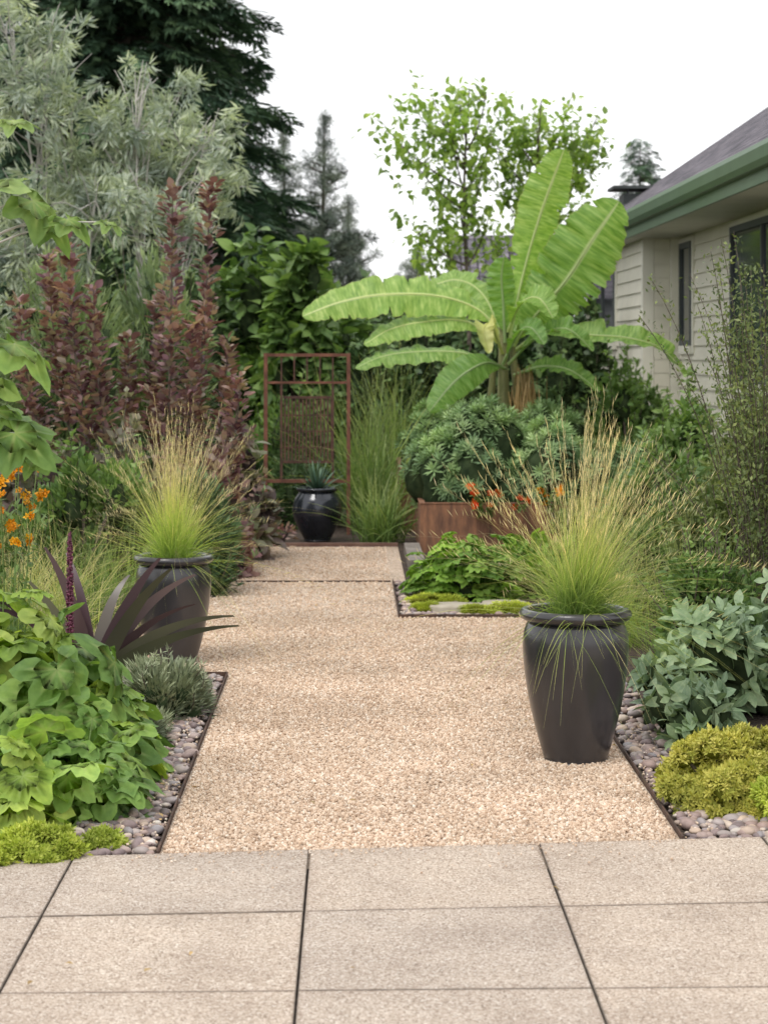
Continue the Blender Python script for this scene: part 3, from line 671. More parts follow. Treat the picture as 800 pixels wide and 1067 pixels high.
# ------------------------------------------------------------------ conifers
def conifer(x, y, H_, Rb, z0, mat, label, name='fir_tree', dens=1.0, spr=.34, lean=0, droop=.25, pw_=.85, per=26, up_=0.0, TT=None, step=.2, nb=10):
    e = thing(name, label, 'tree', (x, y, 0)); TT = TT or SPR
    g = Geo(); tube(g, [[x, y, 0], [x + lean * .5, y, H_ * .5], [x + lean, y, H_]], [.012 * H_ + .05, .06, .008], 8); g.build('trunk', M['bark'], e)
    g = Geo(); z = z0; Pp = []; Dd = []; Ss = []
    gb = Geo()
    while z < H_ - .04:
        Rr = Rb * (1 - z / H_) ** pw_ + .06; Rr *= 1 + .22 * math.sin(z * 4.1 + x) * (1 if up_ > 0 else .5)
        for i in range(nb):
            a = rng.uniform(0, 6.28); Lb = Rr * rng.uniform(.55, 1.25); zz = z + rng.uniform(-.12, .12)
            d = np.array([math.cos(a), math.sin(a), 0]); n = max(5, int(Lb * per * dens))
            u = rng.random(n) ** .7; xb = x + lean * zz / H_; rise = Lb * (.18 * u - droop * 1.3 * u * u + up_ * u)
            pos = np.array([xb, y, zz]) + d * (u * Lb)[:, None] + np.stack([0 * u, 0 * u, rise], -1) + rng.normal(0, .05, (n, 3))
            sgn = rng.choice([-1, 1], n); side = np.array([-d[1], d[0], 0])
            dd = d * (.5 + .6 * u)[:, None] + side * (sgn * (1 - u * .8))[:, None] + np.array([0, 0, 1.]) * rng.normal(-.15 - droop + up_ * 1.5, .25, n)[:, None]
            Pp.append(pos); Dd.append(dd); Ss.append(rng.uniform(.7, 1.3, n) * spr * (.55 + .45 * min(1, Lb)))
            if Lb > .5: tube(gb, bez([xb, y, zz], np.array([xb, y, zz + .1 * Lb]) + d * Lb * .5, np.array([xb, y, zz + Lb * (.18 - droop * 1.3 + up_)]) + d * Lb, 4), [.02, .015, .01, .004], 4)
        z += step
    Pp = np.concatenate(Pp); Dd = np.concatenate(Dd); Ss = np.concatenate(Ss); n = len(Pp)
    wh = rng.integers(0, 3, n)
    for i in range(3):
        k = wh == i; inst(g, TT[i], Pp[k], frames(Dd[k], np.array([0, 0, 1.]) + .5 * rdir(k.sum())), Ss[k])
    g.build('crown', mat, e)
    if gb.n > 60: gb.build('branch', M['bark'], e)
conifer(-3.9, 36, 13.5, 3.6, 1.5, M['fir'], 'towering dark green fir with drooping boughs', spr=.5, per=20, nb=11)
conifer(-6.2, 39, 12.0, 3.2, 1.5, M['fir'], 'tall dark fir behind silvery tree', spr=.5, per=14, step=.3)
conifer(-2.35, 41, 7.6, 1.9, 1.3, M['fir'], 'narrow dark green fir beside taller fir', spr=.45, per=22)
pk = dict(name='pine_tree', up_=.35, droop=.12, TT=NEED, per=22, nb=7, step=.17)
conifer(-.68, 42, 6.35, 1.35, 1.2, M['pine'], 'grey-green pine with open upright top', spr=.2, lean=.1, **pk)
conifer(-1.35, 43, 6.2, 1.3, 1.2, M['pine'], 'slender grey-green pine above the hedge', spr=.2, lean=-.1, **pk)
conifer(-.1, 44, 4.9, 1.3, 1.0, M['pine'], 'short grey-green pine at hedge end', spr=.2, **pk)
conifer(1.45, 46, 3.9, 1.4, 1.0, M['pine'], 'small distant pine against pale sky', spr=.2, **pk)
conifer(6.9, 50, 6.7, 1.1, 4.2, M['fir'], 'distant conifer tip above house roof', 'pine_tree', spr=.3, per=30, step=.2, pw_=.5)
conifer(10.9, 50, 8.9, 2.2, 5, M['fir'], 'distant conifer behind house ridge', 'pine_tree', spr=.35, droop=.1, per=18)

# ------------------------------------------------------------------ hedge backdrop
g = Geo(); n = 22000
xs = rng.uniform(-9, 7, n); top = 2.25 + .35 * np.sin(xs * 1.7) + .22 * np.sin(xs * 4.1 + 1) + .12 * np.sin(xs * 9.3)
zz = top * rng.random(n) ** .6; ys = 31 - .5 * rng.random(n) - .5 * np.sin(xs * 3.1) * .6 + (zz / top) * .7
o_ = nrm(np.stack([rng.normal(0, .4, n), -np.ones(n), .5 + rng.normal(0, .3, n)], -1)); d, up = leaf_dirs(o_, .4, .6)
inst(g, LDr, np.stack([xs, ys, zz], -1), frames(d, up), rng.uniform(.1, .22, n))
box(g, -9, 7, 31.3, 31.9, 0, 1.75, m=1)  # added backing block, hedge's shaded inside painted dark
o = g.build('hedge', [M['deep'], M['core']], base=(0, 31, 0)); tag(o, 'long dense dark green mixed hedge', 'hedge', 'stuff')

# ------------------------------------------------------------------ silver tree
def clump_tree(name, label, base, clumps, mat, barkm, T, size, per, stick=.6, droop=.4, twigs=5):
    e = thing(name, label, 'tree', base)
    gb = Geo(); g = Geo(); B = np.array(base, float)
    forks = [B + np.array([dx, dy, h]) for dx, dy, h in ((-.45, -.3, 1.5), (.05, -.3, 1.7), (.4, -.3, 1.5), (-.9, .1, 1.9))]
    for f_ in forks: tube(gb, bez(B + rng.normal(0, .05, 3) * [1, 1, 0], B + (f_ - B) * [.2, .2, .6], f_, 8), np.linspace(.035, .02, 8), 7, .5)
    for (x, y, z, r_) in clumps:
        q = np.array([x, y, z]); f_ = min(forks, key=lambda a: abs(a[0] - x)); mdp = f_ + (q - f_) * np.array([.3, .3, .6]) + rng.normal(0, .2, 3)
        pth = bez(f_, mdp, q + np.array([0, 0, r_ * .5]), 9); tube(gb, pth, np.linspace(.016, .005, 9), 6, rng.random())
        n = int(per * (r_ / .4) ** 2)
        for k in range(twigs):
            tp = q + rdir(1)[0] * r_ * 1.15; tube(gb, bez(pth[4 + k % 4], (pth[7] + tp) / 2 + np.array([0, 0, .1 * r_]), tp, 4), [.009, .007, .006, .003], 4, rng.random())
        ns = 16; sub = rng.normal(0, .52, (ns, 3)) * r_ + q; ax = nrm(rdir(ns) + np.array([0, 0, .1]))
        ii = rng.integers(0, ns, n); u = rng.uniform(-1, 1, n); o = rdir(n)
        pos = sub[ii] + ax[ii] * (u * r_ * .5)[:, None] + np.array([0, 0, -.15]) * (u * u)[:, None] + o * (rng.random(n) ** .6 * r_ * .15)[:, None]
        d = nrm(ax[ii] * .8 + o * .8 - np.array([0, 0, droop])); inst(g, T, pos, frames(d, rdir(n)), size * rng.uniform(.6, 1.2, n))
    gb.build('trunk', barkm, e); g.build('crown', mat, e)
cl = []
for (x, z, r_) in [(-3.1, 4.7, .38), (-3.25, 3.95, .42), (-2.75, 3.55, .4), (-2.3, 3.75, .40), (-1.85, 3.95, .36), (-1.55, 3.5, .38), (-1.3, 3.3, .30), (-2.4, 3.0, .4), (-3.1, 2.9, .42), (-1.95, 2.95, .38), (-2.8, 4.2, .34), (-1.5, 2.9, .3), (-3.3, 2.4, .4), (-3.5, 5.0, .4), (-2.75, 2.5, .35), (-1.25, 3.8, .18), (-2.15, 4.25, .2), (-2.0, 3.4, .35)]:
    cl.append((x, 20 + rng.uniform(-.5, .5), z, r_))
clump_tree('silver_tree', 'silvery narrow-leaved tree with pale branching stems', (-2.1, 20, 0), cl, M['silver'], M['palebark'], T_diamond(.10, .02), .12, 1250, .5, .35, 8)

for (x, y, rx, h, nm) in [(-2.5, 17.6, .8, 2.35, 'feathery soft green willow shrub with fine leaves'), (-3.3, 17, .8, 2.2, 'feathery grey-green shrub beneath silvery tree'), (-1.75, 18.5, .6, 2.3, 'upright soft green shrub behind smoke bush')]:
    mound('willow_shrub', nm, 'shrub', (x, y, 0), (rx, rx * .8, h), 8000, LDn, .14, M['soft'], lumps=16, lr=(.25, .42), stick=.9, rand=.4, core=.6, wisps=30)
mound('fig_shrub', 'large-leaved bright green shrub towering behind the gate', 'shrub', (-.78, 24, 0), (1.1, .9, 3.55), 3400, [LFw, T_leaf(.3, 5, .05, .35)], .22, M['mid'], lumps=34, lr=(.16, .3), stick=.6, rand=.8, droop=.2, core=.45, fill=.5)
mound('fig_shrub', 'bright green broad-leaved shrub with layered leaves', 'shrub', (-.55, 23, .6), (.75, .6, 2.6), 1500, LFw, .21, M['mid'], lumps=20, lr=(.16, .3), stick=.6, rand=.8, droop=.2, core=.45, fill=.5)
mound('broadleaf_shrub', 'dark green rounded shrub near the gate', 'shrub', (-.1, 25.5, 0), (.7, .7, 2.4), 2000, LFw, .18, M['mid'], lumps=18, lr=(.2, .36), stick=.5, droop=.25, core=.6)
for (x, y, rx, h) in [(.75, 25, .7, 2.15), (1.6, 24.5, .8, 2.3), (2.5, 24.3, .7, 2.2), (-1.9, 24, .8, 2.6), (-3.2, 25, 1.1, 2.9), (0.3, 22.5, .6, 1.8)]:
    mound('evergreen_shrub', 'dense dark green evergreen shrub in border', 'shrub', (x, y, 0), (rx, rx * .8, h), 3400, LDr, .13, M['deep'], lumps=14, lr=(.26, .42), core=.7, group='background evergreen shrubs', wisps=14)

# ------------------------------------------------------------------ slender airy trees
def airy(x, y, H_, label, arms, per=110, lf=.13):
    e = thing('young_tree', label, 'tree', (x, y, 0), 'slender young trees')
    gb = Geo(); g = Geo()
    tr = interp([[x, y, 0], [x + .03, y, H_ * .35], [x - .04, y, H_ * .7], [x + .03, y, H_ * .98]], 12)
    tube(gb, tr, np.linspace(.04, .008, 12), 6)
    for (dx, z, zs) in arms:
        st = np.array([x, y, zs]); en = np.array([x + dx, y + rng.uniform(-.5, .5), z])
        md = (st + en) / 2 + np.array([dx * .15, 0, -.12])
        pth = bez(st, md, en, 10); tube(gb, pth, np.linspace(.016, .004, 10), 5)
        n = per; u = rng.uniform(.3, 1.04, n) ** .8
        pos = along(pth, u); ncl = 6; cc = rng.normal(0, .14, (ncl, 3)); pos = pos + cc[rng.integers(0, ncl, n)] + rng.normal(0, .045, (n, 3)) * [1.4, 1.4, .7]
        d = nrm(rdir(n) + np.array([0, 0, -.2])); inst(g, T_leaf(.36, 3, .08, .2), pos, frames(d, rdir(n) * .5 + np.array([0, 0, 1.])), lf * rng.uniform(.5, 1.15, n))
        for k in range(6):
            b0 = pth[rng.integers(3, 10)]; en2 = b0 + rdir(1)[0] * np.array([.22, .2, .22]); tube(gb, [b0, (b0 + en2) / 2 + [0, 0, .02], en2], [.005, .004, .002], 4)
    gb.build('trunk', M['bark'], e); g.build('crown', M['light'], e)
airy(1.48, 27, 5.1, 'slender young tree with airy light green leaves', [(-1.1, 4.55, 3.7), (-.75, 4.95, 4.0), (-.45, 5.0, 4.1), (-.8, 4.2, 3.4), (-.1, 5.05, 4.3), (.25, 4.95, 4.2), (-.5, 3.7, 3.0), (-.75, 3.3, 2.7), (.35, 4.5, 3.7), (-.35, 3.2, 2.5), (.2, 4.0, 3.2), (-.2, 4.4, 3.6), (.3, 3.4, 2.7), (-.55, 2.9, 2.3), (.45, 3.0, 2.3), (-.3, 4.75, 3.9), (-.1, 3.6, 2.9)], 115, .12)
airy(2.45, 27.4, 5.0, 'slender young tree with leafy clusters behind banana', [(-.7, 4.6, 3.6), (-.45, 4.8, 4.0), (0, 4.85, 4.2), (.4, 4.9, 4.0), (.8, 4.7, 3.7), (.95, 4.45, 3.6), (-.55, 4.3, 3.3), (.35, 4.4, 3.5), (.7, 4.2, 3.3), (-.15, 4.4, 3.5), (-.5, 3.8, 3.0), (.3, 3.8, 3.1), (0, 3.6, 2.8), (.6, 3.5, 2.9)], 130, .12)

# ------------------------------------------------------------------ smoke bush
def smoke():
    e = thing('smoke_bush', 'purple smoke bush with upright leafy plumes', 'shrub', (-1.45, 15, 0)); gb = Geo(); g = Geo()
    stems = [(-1.06, 2.84, .11, .4), (-1.28, 2.76, .12, .4), (-2.02, 2.38, .10, .45), (-2.20, 2.30, .10, .5), (-1.84, 2.05, .10, .5), (-.92, 1.70, .11, .4), (-1.44, 1.95, .09, .5), (-.80, 1.45, .12, .4), (-2.38, 1.95, .11, .45), (-1.64, 1.7, .10, .55), (-1.14, 1.8, .11, .4)]
    for (x, z, r_, u0) in stems:
        y = 15 + rng.uniform(-.3, .3); en = np.array([x, y, z]); st = np.array([-1.45 + (x + 1.45) * .3, 15, 0])
        md = np.array([-1.45 + (x + 1.45) * .95, y, z * .4]); pth = bez(st, md, en, 14); tube(gb, pth, np.linspace(.015, .004, 14), 5)
        n = int(270 * z / 2); u = rng.uniform(u0, 1, n); pos = along(pth, u)
        a = rdir(n); a[:, 2] *= .4; rr = r_ * (1.25 - .8 * u) * (.5 + .75 * np.sin(u * 30 + x * 9) ** 2) * 1.1
        pos = pos + a * (rr * rng.uniform(.3, 1.1, n))[:, None]
        d = nrm(a + np.array([0, 0, .6])); inst(g, T_leaf(.36, 3, .1, .1), pos, frames(d, np.array([0, 0, 1.]) + .5 * rdir(n)), rng.uniform(.045, .09, n))
        for k in range(3):
            b0 = along(pth, np.array([rng.uniform(u0 - .05, .75)]))[0]; e2 = b0 + np.array([rng.normal() * .12, rng.normal() * .1, rng.uniform(.12, .26)]); q = bez(b0, (b0 + e2) / 2 + [0, 0, -.02], e2, 5); tube(gb, q, .003, 4)
            m_ = 26; uu = rng.random(m_); aa = rdir(m_); inst(g, T_leaf(.36, 3, .1, .1), along(q, uu) + aa * .03, frames(aa + [0, 0, .6], rdir(m_) * .5 + [0, 0, 1]), rng.uniform(.035, .07, m_))
    gb.build('stem', M['bark'], e); g.build('foliage', M['purple'], e)
smoke()
for (x, y, rx, h, lb, mt) in [(-1.0, 14.7, .40, 1.1, 'rounded purple smoke bush foliage above grasses', 'purple'), (-1.6, 14.6, .5, 1.15, 'dusky purple smoke bush low growth', 'purplegreen'), (-2.35, 14.8, .6, 1.2, 'dusky maroon and green leafy bush', 'purplegreen')]:
    mound('smoke_bush', lb, 'shrub', (x, y, 0), (rx, rx, h), 1900, LDr, .09, M[mt], lumps=20, lr=(.18, .34), stick=.6, rand=.8, core=.5, corem=M['corep'], wisps=24)
mound('purple_leaf_shrub', 'purple and green broad-leaved shrub beside the gate', 'shrub', (-.82, 15.9, 0), (.40, .45, .95), 600, LFw, .12, M['purplegreen'], lumps=14, lr=(.2, .4), stick=.5, core=.55, corem=M['corep'], wisps=6)
mound('purple_leaf_shrub', 'small trailing purple plant near rounded pot', 'plant', (-.75, 17.1, 0), (.24, .2, .22), 300, LD, .07, M['purple'], lumps=8, core=.5, corem=M['corep'])

for (x, y, rx, h, mt, lb) in [(-1.15, 13.6, .5, .95, 'deep', 'low spreading dark green shrub behind potted grass'), (-1.75, 13.4, .6, 1.05, 'mid', 'fine-leaved green shrub behind potted grass'), (-2.5, 13, .7, 1.2, 'olive', 'olive green fine shrub in the border'), (-1.45, 15.9, .6, 1.0, 'deep', 'dense dark green shrub under smoke bush'), (-.45, 18.9, .5, .85, 'deep', 'dark ground shrub behind gate'), (-.75, 19.5, .6, 1.3, 'mid', 'leafy green shrub behind the gate'), (-1.05, 16.3, .3, .7, 'olive', 'olive green shrublet at gravel end')]:
    mound('low_shrub', lb, 'shrub', (x, y, 0), (rx, rx, h), 4800, LDn if mt != 'mid' else LD, .08, M[mt], lumps=22, lr=(.16, .32), stick=.8, rand=.8, core=.55, fill=.45, wisps=22)

# ------------------------------------------------------------------ ornamental grasses
def clump_grass(x, y, H_, n, sp, label, mat='grass', w_=(.002, .0045), spread=.08, droop=(.05, .45)):
    g = Geo(); a = rng.uniform(0, 6.28, n); el = np.clip(np.abs(rng.normal(0, sp, n)), 0, 1.3)
    d = np.stack([np.cos(a) * np.sin(el), np.sin(a) * np.sin(el), np.cos(el)], -1)
    b = np.array([x, y, 0]) + np.stack([rng.normal(0, spread, n), rng.normal(0, spread, n), np.zeros(n)], -1)
    blades(g, b, d, H_ * rng.uniform(.4, 1.1, n), rng.uniform(*droop, n), rng.uniform(*w_, n), 9)
    o = g.build('ornamental_grass', M[mat], base=(x, y, 0)); tag(o, label, 'grass', group='tall ornamental grasses')
clump_grass(.20, 18.2, 1.5, 260, .34, 'tall arching green ornamental grass beside planter', w_=(.004, .008), spread=.10, droop=(.1, .7))
clump_grass(.10, 19.2, 1.75, 300, .34, 'tall wispy green grass by the gate', w_=(.003, .007), spread=.12)
clump_grass(.45, 20.9, 2.1, 300, .3, 'tall green grass behind steel planter', w_=(.003, .007), spread=.14)
clump_grass(.22, 17.2, .7, 260, .5, 'arching green grass at gravel end', w_=(.003, .007))
clump_grass(-1.75, 11.2, .85, 650, .5, 'fine arching meadow grass next to orange flowers', w_=(.0012, .0024), spread=.14, mat='feather')
clump_grass(-1.45, 11.9, .8, 600, .5, 'fine green grass tuft edging the gravel', w_=(.0012, .0022), spread=.14)
clump_grass(-1.95, 10.6, .8, 600, .5, 'fine green grass tuft beside bronze leaves', w_=(.0012, .0022), spread=.14)
clump_grass(1.75, 10.3, .95, 600, .45, 'wispy green grass beside border shrubs', w_=(.001, .002), spread=.1)
clump_grass(1.4, 11.3, .8, 500, .5, 'wispy light grass tuft behind potted grass', w_=(.001, .002), spread=.1, mat='feather')

# ------------------------------------------------------------------ banana
m, nt, N, L = new_mat('banana_leaf')
a1 = N.new('ShaderNodeAttribute'); a1.attribute_name = 'rnd'; a2 = N.new('ShaderNodeAttribute'); a2.attribute_name = 't'
cb = N.new('ShaderNodeCombineXYZ'); mu = N.new('ShaderNodeMath'); mu.operation = 'MULTIPLY'; mu.inputs[1].default_value = 55
L.new(a2.outputs['Fac'], mu.inputs[0]); L.new(mu.outputs[0], cb.inputs[0])
mu2 = N.new('ShaderNodeMath'); mu2.operation = 'MULTIPLY'; mu2.inputs[1].default_value = 2.2; L.new(a1.outputs['Fac'], mu2.inputs[0]); L.new(mu2.outputs[0], cb.inputs[1])
oi = N.new('ShaderNodeObjectInfo'); L.new(oi.outputs['Random'], cb.inputs[2])
no = N.new('ShaderNodeTexNoise'); no.inputs['Scale'].default_value = 1.6; no.inputs['Detail'].default_value = 4; L.new(cb.outputs[0], no.inputs['Vector'])
r = ramp(N, [(.3, (.17, .33, .06)), (.5, (.29, .48, .11)), (.72, (.50, .66, .23))]); L.new(no.outputs['Fac'], r.inputs[0])
rib = ramp(N, [(.455, (0, 0, 0)), (.485, (1, 1, 1)), (.515, (1, 1, 1)), (.545, (0, 0, 0))]); L.new(a1.outputs['Fac'], rib.inputs[0])
c = mixc(N, L, 'MIX', rib.outputs[0], r.outputs[0], (.64, .72, .40))
edge = ramp(N, [(0, (.7,)*3), (.012, (0, 0, 0)), (.988, (0, 0, 0)), (1, (.7,)*3)]); L.new(a1.outputs['Fac'], edge.inputs[0])
c = mixc(N, L, 'MIX', edge.outputs[0], c, (.5, .42, .2))
ov = ramp(N, [(0, (.62, .72, .66)), (1, (1.15, 1.1, 1.05))]); L.new(oi.outputs['Random'], ov.inputs[0]); c = mixc(N, L, 'MULTIPLY', 1, c, ov.outputs[0])
p = N.new('ShaderNodeBsdfPrincipled'); p.inputs['Roughness'].default_value = .45; L.new(c, p.inputs['Base Color'])
tr = N.new('ShaderNodeBsdfTranslucent'); c2 = mixc(N, L, 'MULTIPLY', 1, c, (1.3, 1.3, .6)); L.new(c2, tr.inputs['Color'])
ms = N.new('ShaderNodeMixShader'); ms.inputs[0].default_value = .42; L.new(p.outputs[0], ms.inputs[1]); L.new(tr.outputs[0], ms.inputs[2])
b = N.new('ShaderNodeBump'); b.inputs['Strength'].default_value = .5; b.inputs['Distance'].default_value = .01; L.new(no.outputs['Fac'], b.inputs['Height']); L.new(b.outputs[0], p.inputs['Normal'])
o = N.new('ShaderNodeOutputMaterial'); L.new(ms.outputs[0], o.inputs[0]); BAN = m

BX, BY, BZ = 1.38, 19.2, .48
ban = thing('banana_plant', 'lush banana plant with huge paddle-shaped leaves', 'banana plant', (BX, BY, BZ))
def bleaf(pts, width, side, cup=.25, mat=None, pk=.5, tear=.02, peti=.12, slits=2):
    S = 90; P = interp([(BX + a, BY + y_, 1.77 + z_) for (a, y_, z_) in pts], S); u = np.linspace(0, 1, S)
    T_ = nrm(np.gradient(P, axis=0)); sv = np.array(side, float); sd = nrm(sv[None] - (T_ @ sv)[:, None] * T_); nr = np.cross(sd, T_)
    lu = np.clip((u - peti) / (1 - peti), 0, 1)
    W = width * .5 * (np.sin(np.pi * lu ** (math.log(.5) / math.log(pk)))) ** .55 * (lu > 0); W = np.maximum(W, .004)
    C = 13; cs = np.linspace(-1, 1, C); g = Geo(); V = []
    ph = rng.uniform(0, 6); fold = [np.zeros(S), np.zeros(S)]; cut = [np.zeros(S), np.zeros(S)]
    for s_ in range(2):
        for k in range(slits):
            i0 = rng.integers(int(S * .25), int(S * .92)); ar = np.arange(S); fold[s_] += np.where(ar >= i0, 1, -1) * np.exp(-((ar - i0) / 7.) ** 2) * rng.uniform(.06, .2)
            cut[s_] += np.where(ar == i0, rng.uniform(.25, .6), 0)
    for j, c_ in enumerate(cs):
        s_ = int(c_ > 0)
        rip = (np.sin(u * 34 + ph + (1 if c_ > 0 else 3)) * .5 + np.sin(u * 71 + ph * 2) * .5) * tear * abs(c_) * (W / W.max())
        WW = W * (1 + (rng.normal(0, .03, S) * (abs(c_) > .95))); fo = fold[s_] * abs(c_) ** 2 * W
        WW = np.where(abs(c_) > .5, WW * (1 - np.minimum(.8, cut[s_]) * (abs(c_) - .5) * 1.6), WW)
        V.append(P + sd * (c_ * WW)[:, None] + nr * (-cup * abs(c_) ** 1.3 * W + rip + fo)[:, None])
    V = np.array(V).transpose(1, 0, 2)
    F = [[i * C + j, i * C + j + 1, (i + 1) * C + j + 1, (i + 1) * C + j] for i in range(S - 1) for j in range(C - 1)]
    g.add(V.reshape(-1, 3), np.array(F), np.tile((cs + 1) / 2, S), np.repeat(u * rng.uniform(.9, 1.1), C) + rng.random())
    tube(g, P - nr * .004, np.linspace(.017, .003, S), 6, .5, 0)
    g.build('leaf', mat or BAN, ban)
bleaf([(0, 0, -.05), (-.22, -.05, .2), (-.60, -.15, .33), (-1.1, -.25, .34), (-1.5, -.3, .27), (-1.84, -.35, .14)], .42, (0, .5, .9), .2, slits=5)
bleaf([(.0, .1, -.1), (-.35, -.1, .10), (-.75, -.2, .09), (-1.05, -.25, .02), (-1.28, -.3, -.12)], .30, (0, .7, .7), .3)
bleaf([(.0, 0, -.35), (-.35, -.2, -.2), (-.75, -.3, -.18), (-1.1, -.35, -.22), (-1.36, -.4, -.33)], .26, (0, .8, .6), .3)
bleaf([(.05, 0, -.35), (-.15, -.3, -.28), (-.35, -.5, -.36), (-.52, -.6, -.5), (-.70, -.65, -.72)], .33, (-.5, .2, .9), .3)
bleaf([(.06, 0, -.1), (.20, .05, .55), (.34, 0, 1.05), (.46, -.05, 1.4), (.56, -.1, 1.68)], .44, (1, .25, -.25), .25, pk=.55, slits=3)
bleaf([(.10, 0, -.1), (.30, -.05, .15), (.58, -.1, .48), (.82, -.15, .85), (1.06, -.15, 1.2)], .68, (.75, .1, -.65), .15, pk=.55, tear=.035, slits=7)
bleaf([(.1, .2, -.2), (.4, .1, .0), (.75, 0, -.03), (1.15, -.1, -.06), (1.45, -.15, -.16), (1.68, -.2, -.42)], .32, (0, .8, .55), .3)
bleaf([(.1, -.1, -.4), (.35, -.25, -.32), (.6, -.35, -.36), (.85, -.4, -.55)], .26, (.2, .8, .5), .3)
bleaf([(.02, -.05, -.1), (.0, -.1, .25), (-.02, -.15, .5), (.0, -.2, .68)], .26, (1, .1, 0), .5)
bleaf([(.05, -.05, 0), (.15, -.25, .25), (.3, -.4, .3), (.42, -.5, .12)], .28, (.6, .5, .6), .4)
bleaf([(0, -.1, -.3), (.12, -.35, -.02), (.22, -.5, .03), (.33, -.6, -.12)], .22, (.6, .5, .6), .4)
bleaf([(.05, .2, -.1), (-.15, .4, .35), (-.4, .5, .5), (-.7, .5, .42)], .32, (.2, .6, .8), .3)
bleaf([(.05, .2, -.2), (.25, .3, .2), (.5, .35, .35), (.75, .3, .25)], .34, (.3, .6, .8), .3)
bleaf([(.1, .25, -.2), (.35, .3, .3), (.62, .3, .72), (.8, .25, 1.0)], .42, (.7, .3, -.5), .2, slits=4)
bleaf([(.05, -.1, -.3), (.3, -.3, -.05), (.55, -.45, .02), (.78, -.5, -.18)], .26, (.3, .8, .5), .35)
pale = foliage('pale_banana_leaf', [(.38, .42, .16), (.5, .5, .22)], .4, .5, 0)
bleaf([(.0, -.05, -.2), (-.12, -.25, .05), (-.2, -.4, .02), (-.16, -.5, -.2)], .18, (.8, .4, .3), .5, mat=pale)
g = Geo()
for (dx, dy, h, r_) in [(0, 0, 1.35, .075), (.16, .1, 1.15, .065), (-.12, .12, 1.0, .06), (.30, -.05, .9, .05)]:
    tube(g, [[BX + dx, BY + dy, BZ], [BX + dx + .01, BY + dy, BZ + h * .5], [BX + dx * .6, BY + dy, BZ + h]], [r_, r_ * .8, r_ * .45], 12, rng.random())
g.build('trunk', solid('banana_stem', (.13, .14, .05), (.27, .26, .11), 6, .6, stretch=(6, 6, .8)), ban)
g = Geo(); n = 260; a = rng.uniform(0, 6.28, n); bb = np.array([BX + .2, BY - .15, BZ + .7]) + rng.normal(0, .06, (n, 3)); bb[:, 2] = BZ + rng.uniform(.25, 1.0, n)
blades(g, bb, np.stack([np.cos(a) * .15, np.sin(a) * .15, -np.ones(n)], -1), rng.uniform(.2, .5, n), np.zeros(n), rng.uniform(.004, .010, n), 4)
g.build('dead_leaf', M['dry'], ban)

# ------------------------------------------------------------------ euphorbia etc
WH = [T_whorl(20, .085, i) for i in range(3)]
for (x, y, z, rx, ry, h, n, lb, lu, lr_) in [(.98, 16.95, .32, .60, .52, .86, 720, 'rounded euphorbia with whorled blue-green leaves in planter', 22, (.34, .44)), (1.72, 16.95, .32, .55, .5, .76, 560, 'euphorbia mound spilling over steel planter', 20, (.34, .44)), (.85, 18.9, .48, .5, .4, .80, 280, 'euphorbia cluster in rear planter', 15, (.28, .42)), (1.65, 18.75, .48, .6, .4, .80, 320, 'bushy euphorbia below the banana plant', 15, (.28, .42)), (2.35, 16.9, .2, .5, .5, .9, 340, 'blue-green euphorbia at planter end', 15, (.28, .42))]:
    mound('euphorbia', lb, 'shrub', (x, y, z), (rx, ry, h), n, WH, .105, M['euph'], lumps=lu, lr=lr_, stick=1.0, rand=.3, core=.78, fill=.10, smin=.75)
for (x, y, rx, h, mt, T_, s_, n, lb) in [
    (2.55, 19.2, .7, 1.5, 'mid', LD, .10, 4500, 'leafy green shrub below house wall'),
    (3.0, 21.5, .55, 1.4, 'mid', LD, .10, 3600, 'green shrub against house corner'),
    (2.7, 16.2, .6, 1.3, 'mid', LF, .10, 3600, 'mid-green shrub with pointed leaves near house'),
    (3.0, 14.6, .65, 1.4, 'olive', LD, .08, 5000, 'olive green bushy shrub along house'),
    (2.1, 14.2, .55, 1.05, 'mid', LF, .075, 4200, 'feathery green shrub behind umbrella-leaved plant'),
    (1.65, 14.9, .3, .6, 'olive', LD, .06, 4000, 'soft green shrublet at planter foot'),
    (2.55, 12.9, .6, 1.25, 'olive', LDn, .085, 7000, 'fine-leaved green shrub in border'),
    (1.95, 12.2, .5, .95, 'mid', LD, .06, 6000, 'small-leaved green shrub in border'),
    (2.0, 10.9, .5, 1.15, 'olive', LD, .05, 8000, 'dense small-leaved shrub beside potted grass'),
    (2.45, 10.6, .6, 1.5, 'olive', LD, .05, 8000, 'tall olive small-leaved border shrub'),
    (1.72, 9.9, .36, .80, 'mid', LD, .045, 6000, 'fine-leaved green shrub above grey-green foliage')]:
    mound('border_shrub', lb, 'shrub', (x, y, 0), (rx, rx, h), n, T_, s_, M[mt], lumps=26, lr=(.14, .3), stick=.6, rand=1.0, core=.5, fill=.55, wisps=40)

e = thing('wispy_shrub', 'tall airy shrub with thin twigs and tiny leaves', 'shrub', (2.0, 10.2, 0)); gb = Geo(); g = Geo()
for k in range(90):
    a = rng.uniform(0, 6.28); sp_ = rng.uniform(.05, .65); h = rng.uniform(1.0, 2.35) * (1 - .25 * sp_)
    st = np.array([2.04, 10.2, 0]) + rng.normal(0, .05, 3) * [1, 1, 0]; en = st + np.array([math.cos(a) * sp_, math.sin(a) * sp_, h])
    pth = bez(st, st + (en - st) * np.array([.3, .3, .7]), en, 12); tube(gb, pth, np.linspace(.005, .0015, 12), 4)
    n = 150; u = rng.uniform(.3, 1, n); pos = along(pth, u) + rng.normal(0, .024, (n, 3))
    inst(g, LD, pos, frames(rdir(n) + np.array([0, 0, .8]), rdir(n)), rng.uniform(.018, .036, n))
gb.build('stem', M['bark'], e); g.build('foliage', M['olive'], e)

